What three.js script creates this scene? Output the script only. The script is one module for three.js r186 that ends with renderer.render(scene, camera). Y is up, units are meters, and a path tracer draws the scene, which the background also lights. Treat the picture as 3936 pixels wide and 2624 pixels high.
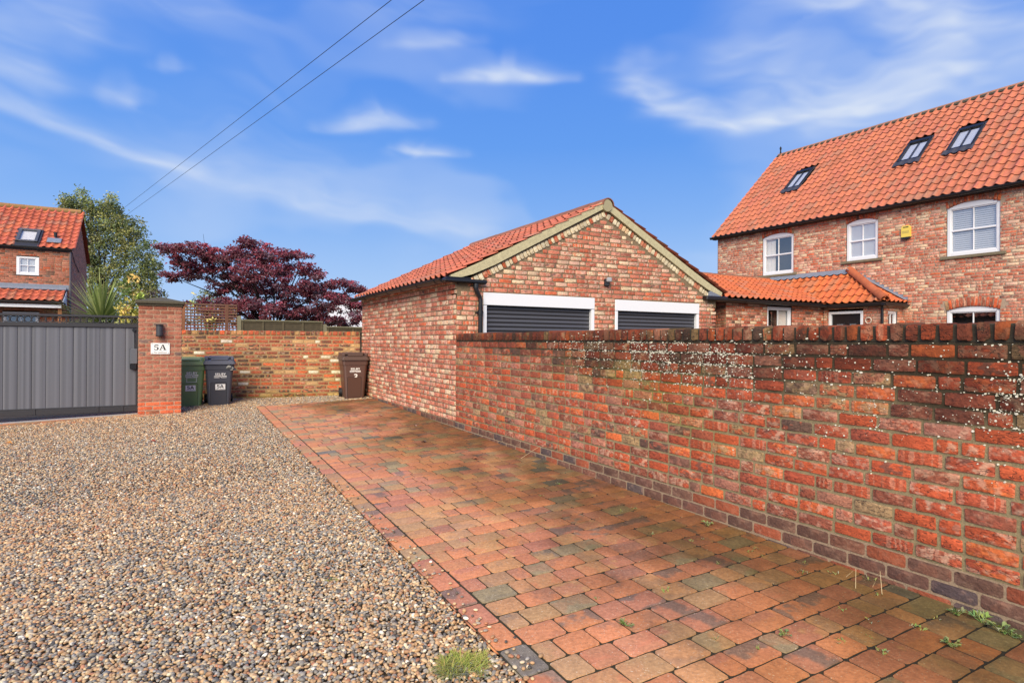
import * as THREE from 'three';
import { FontLoader } from 'three/addons/loaders/FontLoader.js';
import { TextGeometry } from 'three/addons/geometries/TextGeometry.js';

// ------------------------------------------------------------------ camera, sky, sun
const CY = 1.535;                                   // eye height over the ground below the camera
const scene = new THREE.Scene();
const camera = new THREE.PerspectiveCamera(59.45, 1024 / 682, 0.1, 400);
const yaw = 29.08 * Math.PI / 180, pitch = 0.0013, roll = 0.0065;
const vF = new THREE.Vector3(Math.sin(yaw) * Math.cos(pitch), Math.sin(pitch), -Math.cos(yaw) * Math.cos(pitch));
const vR0 = new THREE.Vector3(Math.cos(yaw), 0, Math.sin(yaw)), vU0 = vR0.clone().cross(vF);
const vR = vR0.clone().multiplyScalar(Math.cos(roll)).addScaledVector(vU0, Math.sin(roll));
const vU = vU0.clone().multiplyScalar(Math.cos(roll)).addScaledVector(vR0, -Math.sin(roll));
camera.quaternion.setFromRotationMatrix(new THREE.Matrix4().makeBasis(vR, vU, vF.clone().negate()));
camera.position.set(0, CY, 0);

const renderer = new THREE.WebGLRenderer({ antialias: true });
renderer.setSize(1024, 682);
renderer.toneMapping = THREE.LinearToneMapping;
renderer.toneMappingExposure = 1.3;
renderer.shadowMap.enabled = true;
renderer.shadowMap.type = THREE.PCFSoftShadowMap;

const SUN_DIR = new THREE.Vector3(-0.60, 0.70, 0.72).normalize();
const sun = new THREE.DirectionalLight(new THREE.Color().setRGB(1, 0.87, 0.67), 4.5);
sun.position.copy(SUN_DIR).multiplyScalar(60).add(new THREE.Vector3(4, 0, -12));
sun.target.position.set(4, 0, -12);
sun.castShadow = true; sun.shadow.radius = 90;
sun.shadow.mapSize.set(4096, 4096);
Object.assign(sun.shadow.camera, { left: -30, right: 30, top: 30, bottom: -30, near: 1, far: 140 });
scene.add(sun, sun.target);

// ------------------------------------------------------------------ random, noise
function rng(seed) { let a = seed >>> 0; return () => { a = (a + 0x6D2B79F5) | 0; let t = Math.imul(a ^ (a >>> 15), 1 | a); t = (t + Math.imul(t ^ (t >>> 7), 61 | t)) ^ t; return ((t ^ (t >>> 14)) >>> 0) / 4294967296; }; }
const NT = new Float32Array(65536); { const r = rng(7); for (let i = 0; i < 65536; i++) NT[i] = r(); }
function vn(x, y) { const xi = Math.floor(x), yi = Math.floor(y); let fx = x - xi, fy = y - yi; fx = fx * fx * (3 - 2 * fx); fy = fy * fy * (3 - 2 * fy); const x0 = xi & 255, x1 = (xi + 1) & 255, y0 = (yi & 255) << 8, y1 = ((yi + 1) & 255) << 8; const a = NT[y0 + x0], b = NT[y0 + x1], c = NT[y1 + x0], d = NT[y1 + x1]; return a + (b - a) * fx + (c - a + (a - b - c + d) * fx) * fy; }
function fbm(x, y, o = 3) { let s = 0, a = 0.5, t = 0; for (let i = 0; i < o; i++) { s += a * vn(x, y); t += a; a *= 0.5; x = x * 2.03 + 17.3; y = y * 2.03 + 9.1; } return s / t; }
const clamp = (x, a = 0, b = 1) => x < a ? a : x > b ? b : x;
const sstep = (a, b, x) => { x = clamp((x - a) / (b - a)); return x * x * (3 - 2 * x); };
const mix = (a, b, t) => a + (b - a) * t;
const mix3 = (a, b, t) => [mix(a[0], b[0], t), mix(a[1], b[1], t), mix(a[2], b[2], t)];
const s2l = c => { c /= 255; return c <= 0.04045 ? c / 12.92 : Math.pow((c + 0.055) / 1.055, 2.4); };
const l2s = c => { c = clamp(c); return 255 * (c <= 0.0031308 ? c * 12.92 : 1.055 * Math.pow(c, 1 / 2.4) - 0.055); };
const lin = (r, g, b) => [s2l(r), s2l(g), s2l(b)];
const col = (r, g, b) => new THREE.Color().setRGB(s2l(r), s2l(g), s2l(b));

// ------------------------------------------------------------------ the sky: air and cirrus
{
  const Wd = 2400, Hd = 1200, data = new Float32Array(Wd * Hd * 4);
  const stops = [[0, 182, 210, 247], [5, 164, 201, 247], [11, 133, 180, 244], [18, 102, 159, 240], [26, 89, 146, 236], [38, 79, 135, 230], [60, 74, 124, 220], [90, 70, 118, 214]].map(s => [s[0], ...lin(s[1], s[2], s[3]).map(x => x / 1.3)]);
  const air = el => { for (let i = 1; i < stops.length; i++) if (el <= stops[i][0]) { const t = (el - stops[i - 1][0]) / (stops[i][0] - stops[i - 1][0]); return mix3(stops[i - 1].slice(1), stops[i].slice(1), t); } return stops[stops.length - 1].slice(1); };
  const cloud = lin(218, 229, 247).map(x => x / 1.3);
  // cirrus streaks: [points (azimuth, elevation)], width in degrees, strength
  const K = [
    [[[-104, 17.2], [-101.6, 16.6], [-99.5, 16.37], [-96.5, 15.52], [-92.7, 14.64], [-88.7, 13.99]], 0.6, 0.45], [[[-88.7, 13.99], [-83.9, 13.06], [-78.4, 12.19], [-72.5, 11.14], [-63.9, 9.84]], 1.1, 0.31],
    [[[-96.5, 15.8], [-88.7, 14.8], [-78.4, 13.6], [-70, 12]], 2.6, 0.16],
    [[[-106, 19.2], [-101.6, 18.48], [-99.4, 18.53], [-96.5, 18.58]], 1.2, 0.42], [[[-96.5, 18.5], [-94.3, 18.5], [-92.5, 18.85]], 0.8, 0.38],
    [[[-67.5, 23.55], [-61.3, 23.95], [-55, 23.6]], 0.5, 0.7], [[[-62.8, 24.3], [-60.3, 24.1]], 0.7, 0.4],
    [[[-79, 18.9], [-74.2, 19.19], [-69, 19.55]], 0.66, 0.6], [[[-75.2, 18.9], [-72.8, 19.8]], 0.8, 0.5],
    [[[-72.6, 17.4], [-70.1, 17.2], [-65.5, 17.15]], 0.45, 0.55], [[[-70.6, 17.5], [-69.8, 16.8]], 0.6, 0.5],
    [[[-49.2, 22.6], [-46.6, 20.7], [-43.4, 19.3], [-40, 18.85], [-35.8, 19.1], [-30.9, 18.9]], 1.0, 0.62], [[[-43.5, 19.6], [-36, 20], [-29, 19.6]], 2.0, 0.4],
    [[[-32, 18.9], [-27.7, 19.1], [-25.4, 20.2], [-24.9, 21.9], [-26.3, 24.4], [-28.5, 27]], 2.0, 0.6], [[[-29, 17.34], [-25.6, 17.84], [-18, 18]], 1.2, 0.5],
    [[[-73, 25.72], [-69.7, 26], [-64, 26.55]], 0.6, 0.3], [[[-104, 20.8], [-98.6, 22.35], [-94.5, 22]], 1.8, 0.3], [[[-39, 27], [-32.9, 26.3], [-25.7, 24.9], [-18, 22.5]], 2.6, 0.42],
    [[[-24, 22.8], [-20.4, 19.6], [-15, 17]], 2.2, 0.35], [[[-52, 24.4], [-49.2, 24.1], [-46.6, 24.5]], 0.8, 0.28], [[[-92.2, 21.2], [-89.6, 21.65]], 0.5, 0.25], [[[-45, 22.5], [-39, 23.2], [-32.8, 21.8]], 1.5, 0.25], [[[-100, 24.5], [-92, 25.5], [-84, 25]], 2.2, 0.2], [[[-80, 27.5], [-70, 28.4], [-62, 28]], 1.6, 0.16],
  ];
  const R = rng(91);                                              // extra streaks added outside the view to whiten the fill light
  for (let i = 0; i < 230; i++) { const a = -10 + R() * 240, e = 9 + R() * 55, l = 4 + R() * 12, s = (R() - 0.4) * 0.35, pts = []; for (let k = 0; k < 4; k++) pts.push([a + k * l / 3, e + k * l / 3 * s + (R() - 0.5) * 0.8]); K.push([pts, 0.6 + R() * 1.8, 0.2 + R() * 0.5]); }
  const boxes = K.map(([p, w]) => [Math.min(...p.map(q => q[0])) - 4 * w - 3, Math.max(...p.map(q => q[0])) + 4 * w + 3, Math.min(...p.map(q => q[1])) - 3.4 * w, Math.max(...p.map(q => q[1])) + 3.4 * w]);
  for (let j = 0; j < Hd; j++) {
    const el = ((j + 0.5) / Hd - 0.5) * 180, base = air(Math.max(el, 0)), ce = Math.max(0.3, Math.cos(el * Math.PI / 180));
    for (let i = 0; i < Wd; i++) {
      let az = ((i + 0.5) / Wd - 0.5) * 360, d = 0;
      if (el > 0) {
        const fx = az * ce, wob = (fbm(fx * 0.16 + 3, el * 0.32 + 5, 3) - 0.5);
        d = 0.22 * sstep(0.42, 0.8, fbm(fx * 0.06 + 40, el * 0.16 + wob, 3)) + 0.10 * sstep(14, 2, el);
        const fib = 0.6 + 0.72 * fbm(fx * 0.26 + wob * 3 + 11, el * 1.3 + fx * 0.14 + wob * 5, 4);
        let c = 0;
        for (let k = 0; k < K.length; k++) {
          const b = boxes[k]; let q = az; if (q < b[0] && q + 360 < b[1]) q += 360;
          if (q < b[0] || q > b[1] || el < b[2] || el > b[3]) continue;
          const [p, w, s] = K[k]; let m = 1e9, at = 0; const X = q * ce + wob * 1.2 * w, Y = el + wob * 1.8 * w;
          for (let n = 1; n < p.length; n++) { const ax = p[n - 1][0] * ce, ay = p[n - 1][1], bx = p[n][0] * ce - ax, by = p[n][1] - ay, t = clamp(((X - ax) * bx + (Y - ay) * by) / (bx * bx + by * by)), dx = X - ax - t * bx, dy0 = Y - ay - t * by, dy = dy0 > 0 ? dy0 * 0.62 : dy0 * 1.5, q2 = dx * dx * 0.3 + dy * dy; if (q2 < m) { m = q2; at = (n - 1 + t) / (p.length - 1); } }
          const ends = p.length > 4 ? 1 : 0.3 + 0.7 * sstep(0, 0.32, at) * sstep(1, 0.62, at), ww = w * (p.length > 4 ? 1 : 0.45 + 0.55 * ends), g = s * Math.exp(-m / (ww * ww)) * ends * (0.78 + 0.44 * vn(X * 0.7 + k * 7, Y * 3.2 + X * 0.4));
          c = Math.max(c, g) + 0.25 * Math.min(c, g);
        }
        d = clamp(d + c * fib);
      }
      const o = (j * Wd + i) * 4, k = clamp(d * 0.95);
      data[o] = mix(base[0], cloud[0], k); data[o + 1] = mix(base[1], cloud[1], k); data[o + 2] = mix(base[2], cloud[2], k); data[o + 3] = 1;
    }
  }
  const t = new THREE.DataTexture(data, Wd, Hd, THREE.RGBAFormat, THREE.FloatType);
  t.mapping = THREE.EquirectangularReflectionMapping; t.magFilter = THREE.LinearFilter; t.needsUpdate = true;
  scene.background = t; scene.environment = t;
}

// ------------------------------------------------------------------ geometry collector and helpers
const V3 = (x, y, z) => new THREE.Vector3(x, y, z);
const Y = v => v + CY;                                            // heights were measured from the eye
const gy = (x, z) => 0.033 * x - 0.0155 * z;                      // the drive rises to the back and to the wall
class Geo {
  constructor() { this.p = []; this.n = []; this.t = []; this.c = []; this.i = []; }
  v(p, n, u, v, c) { this.p.push(p[0], p[1], p[2]); this.n.push(n[0], n[1], n[2]); this.t.push(u, v); this.c.push(c[0], c[1], c[2]); return this.p.length / 3 - 1; }
  tri(a, b, c) { this.i.push(a, b, c); }
  quad(a, b, c, d) { this.i.push(a, b, c, a, c, d); }
  flat(pts, c, uvs) {                                            // a convex polygon with its own normal
    const e = sub(pts[1], pts[0]), f = sub(pts[2], pts[0]), n = nrm(cross(e, f));
    const k = pts.map((p, j) => this.v(p, n, uvs ? uvs[j][0] : Math.abs(n[1]) > 0.7 ? p[0] : Math.abs(n[0]) > 0.7 ? p[2] : p[0], uvs ? uvs[j][1] : Math.abs(n[1]) > 0.7 ? p[2] : p[1], c));
    for (let j = 2; j < k.length; j++) this.tri(k[0], k[j - 1], k[j]);
  }
  add(g) { const o = this.p.length / 3; for (const k of ['p', 'n', 't', 'c']) { const a = this[k], b = g[k]; for (let j = 0; j < b.length; j++) a.push(b[j]); } for (let j = 0; j < g.i.length; j++) this.i.push(g.i[j] + o); return this; }
  addBuffer(g, m, c = [1, 1, 1]) {
    const o = this.p.length / 3, P = g.attributes.position, N = g.attributes.normal, T = g.attributes.uv, C = g.attributes.color, a = V3(), nm = new THREE.Matrix3().getNormalMatrix(m);
    for (let j = 0; j < P.count; j++) { a.fromBufferAttribute(P, j).applyMatrix4(m); this.p.push(a.x, a.y, a.z); a.fromBufferAttribute(N, j).applyMatrix3(nm).normalize(); this.n.push(a.x, a.y, a.z); T ? this.t.push(T.getX(j), T.getY(j)) : this.t.push(0, 0); C ? this.c.push(C.getX(j), C.getY(j), C.getZ(j)) : this.c.push(...c); }
    if (g.index) for (let j = 0; j < g.index.count; j++) this.i.push(g.index.getX(j) + o); else for (let j = 0; j < P.count; j++) this.i.push(j + o);
    return this;
  }
  buffer(off = [0, 0, 0]) {
    const g = new THREE.BufferGeometry(), p = new Float32Array(this.p.length);
    for (let j = 0; j < p.length; j += 3) { p[j] = this.p[j] - off[0]; p[j + 1] = this.p[j + 1] - off[1]; p[j + 2] = this.p[j + 2] - off[2]; }
    g.setAttribute('position', new THREE.BufferAttribute(p, 3)); g.setAttribute('normal', new THREE.BufferAttribute(new Float32Array(this.n), 3));
    g.setAttribute('uv', new THREE.BufferAttribute(new Float32Array(this.t), 2)); g.setAttribute('color', new THREE.BufferAttribute(new Float32Array(this.c), 3));
    for (let j = 0; j < this.i.length; j += 3) { const I = this.i, a = I[j] * 3, b = I[j + 1] * 3, c = I[j + 2] * 3, ux = p[b] - p[a], uy = p[b + 1] - p[a + 1], uz = p[b + 2] - p[a + 2], vx = p[c] - p[a], vy = p[c + 1] - p[a + 1], vz = p[c + 2] - p[a + 2], N = this.n; const d = (uy * vz - uz * vy) * (N[a] + N[b] + N[c]) + (uz * vx - ux * vz) * (N[a + 1] + N[b + 1] + N[c + 1]) + (ux * vy - uy * vx) * (N[a + 2] + N[b + 2] + N[c + 2]); if (d < 0) { const t = I[j + 1]; I[j + 1] = I[j + 2]; I[j + 2] = t; } }
    g.setIndex(this.i); return g;
  }
  mesh(name, mat, parent, kind) {
    const o = new THREE.Mesh(this.buffer(worldAt(parent)), mat); o.name = name; o.castShadow = o.receiveShadow = true;
    if (kind) o.userData.kind = kind;
    parent.add(o); return o;
  }
}
function sub(a, b) { return [a[0] - b[0], a[1] - b[1], a[2] - b[2]]; }
function cross(a, b) { return [a[1] * b[2] - a[2] * b[1], a[2] * b[0] - a[0] * b[2], a[0] * b[1] - a[1] * b[0]]; }
function nrm(a) { const l = Math.hypot(a[0], a[1], a[2]) || 1; return [a[0] / l, a[1] / l, a[2] / l]; }
function worldAt(o) { let x = 0, y = 0, z = 0; for (let q = o; q && q !== scene; q = q.parent) { x += q.position.x; y += q.position.y; z += q.position.z; } return [x, y, z]; }
const numbers = {};
function numbered(n) { if (!(n in numbers)) { numbers[n] = 0; return n; } return n + '_' + String(++numbers[n]).padStart(3, '0'); }
function thing(name, label, category, pos = [0, 0, 0], group) { const o = new THREE.Group(); o.name = numbered(name); o.position.set(...pos); o.userData = { label, category }; if (group) o.userData.group = group; scene.add(o); return o; }
function part(name, parent) { const o = new THREE.Group(); o.name = name; parent.add(o); return o; }
function structure(name, kind = 'structure') { const o = new THREE.Group(); o.name = numbered(name); o.userData.kind = kind; scene.add(o); return o; }
// a frame on a plane: u along, v across (mostly up), n outwards
const frame = (o, U, V = [0, 1, 0]) => ({ o, U, V, N: nrm(cross(U, V)) });
const at = (f, u, v, n) => [f.o[0] + f.U[0] * u + f.V[0] * v + f.N[0] * n, f.o[1] + f.U[1] * u + f.V[1] * v + f.N[1] * n, f.o[2] + f.U[2] * u + f.V[2] * v + f.N[2] * n];
const dir = (f, u, v, n) => nrm([f.U[0] * u + f.V[0] * v + f.N[0] * n, f.U[1] * u + f.V[1] * v + f.N[1] * n, f.U[2] * u + f.V[2] * v + f.N[2] * n]);
const white = [1, 1, 1];
function block(G, f, u0, u1, v0, v1, n0, n1, b = 0.004, c = white) {        // a box with chamfered edges
  const A = [[u0, u1], [v0, v1], [n0, n1]]; b = Math.min(b, ...A.map(a => Math.abs(a[1] - a[0]) * 0.3));
  const P = (i, j, k, ax) => { const q = [i, j, k].map((s, d) => A[d][s] + (d === ax ? 0 : (s ? -b : b))); return at(f, ...q); };
  const face = (l) => G.flat(l, c);
  for (const s of [0, 1]) {
    const o = (l) => face(s ? l : l.reverse());
    o([P(s, 0, 0, 0), P(s, 1, 0, 0), P(s, 1, 1, 0), P(s, 0, 1, 0)]); o([P(0, s, 0, 1), P(0, s, 1, 1), P(1, s, 1, 1), P(1, s, 0, 1)]); o([P(0, 0, s, 2), P(1, 0, s, 2), P(1, 1, s, 2), P(0, 1, s, 2)]);
  }
  for (const s of [0, 1]) for (const t of [0, 1]) {
    const o = (l) => face(s === t ? l : l.reverse());
    o([P(s, t, 0, 0), P(s, t, 0, 1), P(s, t, 1, 1), P(s, t, 1, 0)]); o([P(0, s, t, 1), P(0, s, t, 2), P(1, s, t, 2), P(1, s, t, 1)]); o([P(t, 0, s, 2), P(t, 0, s, 0), P(t, 1, s, 0), P(t, 1, s, 2)]);
    for (const r of [0, 1]) { const l = [P(r, s, t, 0), P(r, s, t, 1), P(r, s, t, 2)]; face((r + s + t) % 2 ? l : l.reverse()); }
  }
}
function prism(G, f, pts, n0, n1, c = white) {                            // a polygon of (u, v) given counter-clockwise, pushed from n0 to n1
  const tri = THREE.ShapeUtils.triangulateShape(pts.map(p => new THREE.Vector2(p[0], p[1])), []);
  for (const t of tri) { G.flat(t.map(k => at(f, pts[k][0], pts[k][1], n1)), c); G.flat([t[2], t[1], t[0]].map(k => at(f, pts[k][0], pts[k][1], n0)), c); }
  for (let k = 0; k < pts.length; k++) { const a = pts[k], b = pts[(k + 1) % pts.length]; G.flat([at(f, a[0], a[1], n0), at(f, b[0], b[1], n0), at(f, b[0], b[1], n1), at(f, a[0], a[1], n1)], c); }
}
function tube(G, pts, rad, seg = 10, c = white, caps = true) {            // a round bar along points; rad is a number or a function of 0..1
  const n = pts.length; let side = null; const rings = [];
  for (let k = 0; k < n; k++) {
    const d = nrm(sub(pts[Math.min(k + 1, n - 1)], pts[Math.max(k - 1, 0)]));
    if (!side) side = nrm(cross(d, Math.abs(d[1]) < 0.9 ? [0, 1, 0] : [1, 0, 0]));
    side = nrm(sub(side, d.map(x => x * (side[0] * d[0] + side[1] * d[1] + side[2] * d[2]))));
    const up = cross(d, side), r = typeof rad === 'function' ? rad(k / (n - 1)) : rad, ring = [];
    for (let s = 0; s <= seg; s++) { const a = s / seg * Math.PI * 2, q = [0, 1, 2].map(j => side[j] * Math.cos(a) + up[j] * Math.sin(a)); ring.push(G.v([0, 1, 2].map(j => pts[k][j] + q[j] * r), q, s / seg * 0.3, k * 0.1, c)); }
    rings.push(ring);
    if (caps && (k === 0 || k === n - 1)) { const m = k ? d : d.map(x => -x), ctr = G.v(pts[k], m, 0, 0, c); const e = ring.map(j => G.v(G.p.slice(j * 3, j * 3 + 3), m, 0, 0, c)); for (let s = 0; s < seg; s++) k ? G.tri(ctr, e[s], e[s + 1]) : G.tri(ctr, e[s + 1], e[s]); }
  }
  for (let k = 1; k < n; k++) for (let s = 0; s < seg; s++) G.quad(rings[k - 1][s], rings[k - 1][s + 1], rings[k][s + 1], rings[k][s]);
}
function gutter(G, f, u0, u1, r = 0.058, c = white) {                      // a half-round channel along u; v is up, n outwards from the wall
  const pr = []; for (let k = 0; k <= 8; k++) { const a = Math.PI + k / 8 * Math.PI; pr.push([Math.cos(a) * r, Math.sin(a) * r]); }
  pr.push([r, 0.012], [r - 0.008, 0.012]); for (let k = 8; k >= 0; k--) { const a = Math.PI + k / 8 * Math.PI; pr.push([Math.cos(a) * (r - 0.006), Math.sin(a) * (r - 0.006)]); } pr.push([-r, 0.006]);
  const n = pr.length;
  for (let k = 0; k < n; k++) { const a = pr[k], b = pr[(k + 1) % n]; G.flat([at(f, u0, a[1], a[0]), at(f, u1, a[1], a[0]), at(f, u1, b[1], b[0]), at(f, u0, b[1], b[0])], c); }
  for (const [u, s] of [[u0, 0], [u1, 1]]) { const half = []; for (let k = 0; k <= 8; k++) { const a = Math.PI + k / 8 * Math.PI; half.push(at(f, u, Math.sin(a) * r, Math.cos(a) * r)); } G.flat(s ? half.reverse() : half, c); }
}
// what the camera sees of a point: 0 outside the frame or behind the front wall
const FX = 598, eye = [0, CY, 0];
function seen(p) {
  const d = [p[0], p[1] - CY, p[2]], w = d[0] * vF.x + d[1] * vF.y + d[2] * vF.z; if (w < 0.3) return false;
  const x = (d[0] * vR.x + d[1] * vR.y + d[2] * vR.z) / w * FX, y = (d[0] * vU.x + d[1] * vU.y + d[2] * vU.z) / w * FX;
  if (Math.abs(x) > 522 || Math.abs(y) > 350) return false;
  if (p[0] > 3.7) { const t = 3.63 / p[0], z = p[2] * t, h = d[1] * t; if (z > -8.25 && h < 0.125) return false; if (z > -13.5 && z <= -8.25 && h < 0.9 && p[2] < -8.5) return false; }
  return true;
}
const seenSize = (p, n, area) => { if (!seen(p)) return 0; const d = [p[0], p[1] - CY, p[2]], l = Math.hypot(...d); return area * Math.abs(d[0] * n[0] + d[1] * n[1] + d[2] * n[2]) / (l * l * l); };
// pieces: {g: Geo, c: centre, n: normal, a: area}. The 300 that show largest become meshes of their own.
function pieces(list, name, mat, parent, rest = name + 's', most = 300) {
  for (const q of list) q.s = seenSize(q.c, q.n, q.a);
  list.sort((a, b) => b.s - a.s);
  const one = list.length <= most ? list : list.slice(0, most).filter(q => q.s > 0), other = list.slice(one.length);
  for (const q of one) q.g.mesh(name, mat, parent);
  if (other.length) { const G = new Geo(); for (const q of other) G.add(q.g); G.mesh(rest, mat, parent, 'stuff'); }
}

// ------------------------------------------------------------------ textures and materials
function dataTex(w, h, fn, srgb, repeat) {
  const d = new Uint8Array(w * h * 4); for (let j = 0; j < h; j++) for (let i = 0; i < w; i++) { const q = fn(i, j), o = (j * w + i) * 4; d[o] = q[0]; d[o + 1] = q[1]; d[o + 2] = q[2]; d[o + 3] = 255; }
  return finish(d, w, h, srgb, repeat);
}
function finish(d, w, h, srgb, repeat) { const t = new THREE.DataTexture(d, w, h, THREE.RGBAFormat); if (srgb) t.colorSpace = THREE.SRGBColorSpace; t.magFilter = THREE.LinearFilter; t.minFilter = THREE.LinearMipmapLinearFilter; t.generateMipmaps = true; t.wrapS = t.wrapT = THREE.RepeatWrapping; if (repeat) t.repeat.set(repeat, repeat); t.needsUpdate = true; return t; }
// brick faces: 8 columns by 20 rows, each cell one brick's fired face; families of rows share a recipe
const FAM = { old: [0, 8], mixed: [8, 14], back: [14, 16], pale: [16, 17], pier: [17, 19], smooth: [19, 20] };
const PAL = {
  old: [[188, 88, 52, 24], [174, 82, 54, 21], [162, 86, 64, 16], [178, 120, 98, 12], [138, 78, 58, 10], [102, 76, 64, 8], [162, 134, 96, 5], [204, 106, 56, 8]],
  mixed: [[196, 116, 92, 24], [208, 138, 114, 18], [186, 96, 70, 15], [218, 174, 150, 14], [220, 192, 158, 7], [160, 94, 76, 8], [116, 84, 76, 4], [204, 98, 60, 7]],
  back: [[188, 92, 58, 26], [164, 84, 56, 20], [144, 80, 58, 16], [198, 116, 80, 14], [96, 74, 60, 10], [190, 150, 100, 10], [206, 100, 56, 5]],
  pale: [[226, 216, 196, 20], [214, 200, 176, 12]],
  pier: [[172, 104, 82, 30], [178, 114, 92, 26], [160, 94, 72, 26], [122, 98, 90, 6], [190, 126, 104, 12]],
  smooth: [[100, 70, 58, 30], [86, 72, 70, 24], [152, 80, 52, 30], [116, 74, 58, 16]],
};
let brickMap, brickBump;
{
  const S = 2048, CW = 256, CH = S / 20, d = new Uint8Array(S * S * 4), b = new Uint8Array(S * S * 4), R = rng(31);
  const pick = fam => { const p = PAL[fam]; let t = R() * p.reduce((a, q) => a + q[3], 0); for (const q of p) { t -= q[3]; if (t <= 0) return q; } return p[0]; };
  for (let r = 0; r < 20; r++) for (let c = 0; c < 8; c++) {
    const fam = Object.keys(FAM).find(k => r >= FAM[k][0] && r < FAM[k][1]), base = lin(...pick(fam)), two = lin(...pick(fam)), sx = R() * 200, sy = R() * 200;
    const k = { patch: R(), stripe: fam === 'mixed' ? (R() < 0.5 ? 0.5 + R() * 0.5 : 0) : fam === 'old' ? (R() < 0.12 ? 0.5 : 0) : 0, edge: fam === 'mixed' && R() < 0.5 ? 0.85 : fam === 'back' && R() < 0.2 ? 0.7 : 0.12, crease: fam === 'old' ? 0.25 + R() * 0.75 : fam === 'smooth' ? 0 : fam === 'back' ? 0.5 : 0.35, bloom: fam === 'smooth' ? R() * 0.2 : fam === 'old' ? (R() < 0.62 ? 0.25 + R() * 0.7 : 0) : fam === 'pier' ? R() * 0.5 : R() * 0.5, f: 12 + R() * 26, ang: 0.4 + R() };
    const pale = fam === 'old' || fam === 'pier' || fam === 'smooth' ? lin(198, 158, 132) : lin(228, 202, 172), soot = lin(52, 42, 38);
    const y0 = Math.round(r * CH), y1 = Math.round((r + 1) * CH);
    for (let y = y0; y < y1; y++) for (let x = 0; x < CW; x++) {
      const u = x / CW * 0.23, v = (y - y0) / (y1 - y0) * 0.075, n1 = fbm(u * k.f + sx, v * k.f * 1.3 + sy, 3), n2 = fbm(u * 70 + sy, v * 90 + sx, 3), n3 = vn(u * 420 + sx, v * 420 + sy);
      let q = mix3(base, two, sstep(0.5, 0.66, n1 + (k.patch - 0.5) * 0.2) * (fam === 'smooth' ? 0.15 : 0.75));
      const m = fam === 'smooth' ? 0.88 + 0.24 * n2 : 0.62 + 0.76 * n2; q = [q[0] * m, q[1] * m, q[2] * m];
      if (k.stripe) { const s = vn(u * 75 + sx * 3 + (n2 - 0.5) * 1.2, sy); q = mix3(q, pale, k.stripe * sstep(0.62, 0.72, s) * (0.4 + 0.6 * n2)); q = mix3(q, soot, 0.45 * k.stripe * sstep(0.8, 0.88, vn(u * 60 + sy * 2, sx))); }
      q = mix3(q, pale, k.bloom * sstep(0.46, 0.74, fbm(u * 30 + sy + 9, v * 46 + sx, 4)));
      const e = Math.min(u, 0.23 - u, v, 0.075 - v), ee = sstep(0.012, 0.002, e + (n2 - 0.5) * 0.012); q = mix3(q, k.edge > 0.3 ? pale : soot, ee * (k.edge > 0.3 ? k.edge : 0.3));
      const wr = fbm(u * 22 + v * 30 * k.ang + sx, v * 60 + sy - u * 9, 3), cr = k.crease * sstep(0.035, 0.0, Math.abs(wr - 0.5)); q = mix3(q, soot, cr * 0.75);
      const pit = sstep(0.86, 0.95, n3); q = mix3(q, soot, pit * 0.5); if (n3 < 0.04) q = mix3(q, pale, 0.5);
      const o = (y * S + c * CW + x) * 4, h = 255 * clamp(0.25 + 0.5 * n1 + 0.32 * (n2 - 0.5) - cr * 0.4 - pit * 0.25 + (fam === 'smooth' ? 0 : 0.12 * wr));
      d[o] = l2s(q[0]); d[o + 1] = l2s(q[1]); d[o + 2] = l2s(q[2]); d[o + 3] = 255; b[o] = b[o + 1] = b[o + 2] = h; b[o + 3] = 255;
    }
  }
  brickMap = finish(d, S, S, true); brickBump = finish(b, S, S, false);
}
const sandTex = dataTex(512, 512, (i, j) => { const u = i / 512, v = j / 512, w = 6.2831853; const n = 0.5 * vn(i * 0.5, j * 0.5) + 0.3 * vn(i * 0.125 , j * 0.125) + 0.2 * vn(i / 32, j / 32); const g = 150 + 100 * n; return [g, g, g]; }, true, 2);
const grainTex = dataTex(512, 512, (i, j) => { const g = 196 + 58 * (0.55 * vn(i / 4, j / 4) + 0.45 * vn(i / 32, j / 32)); return [g, g, g]; }, true, 1);
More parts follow.
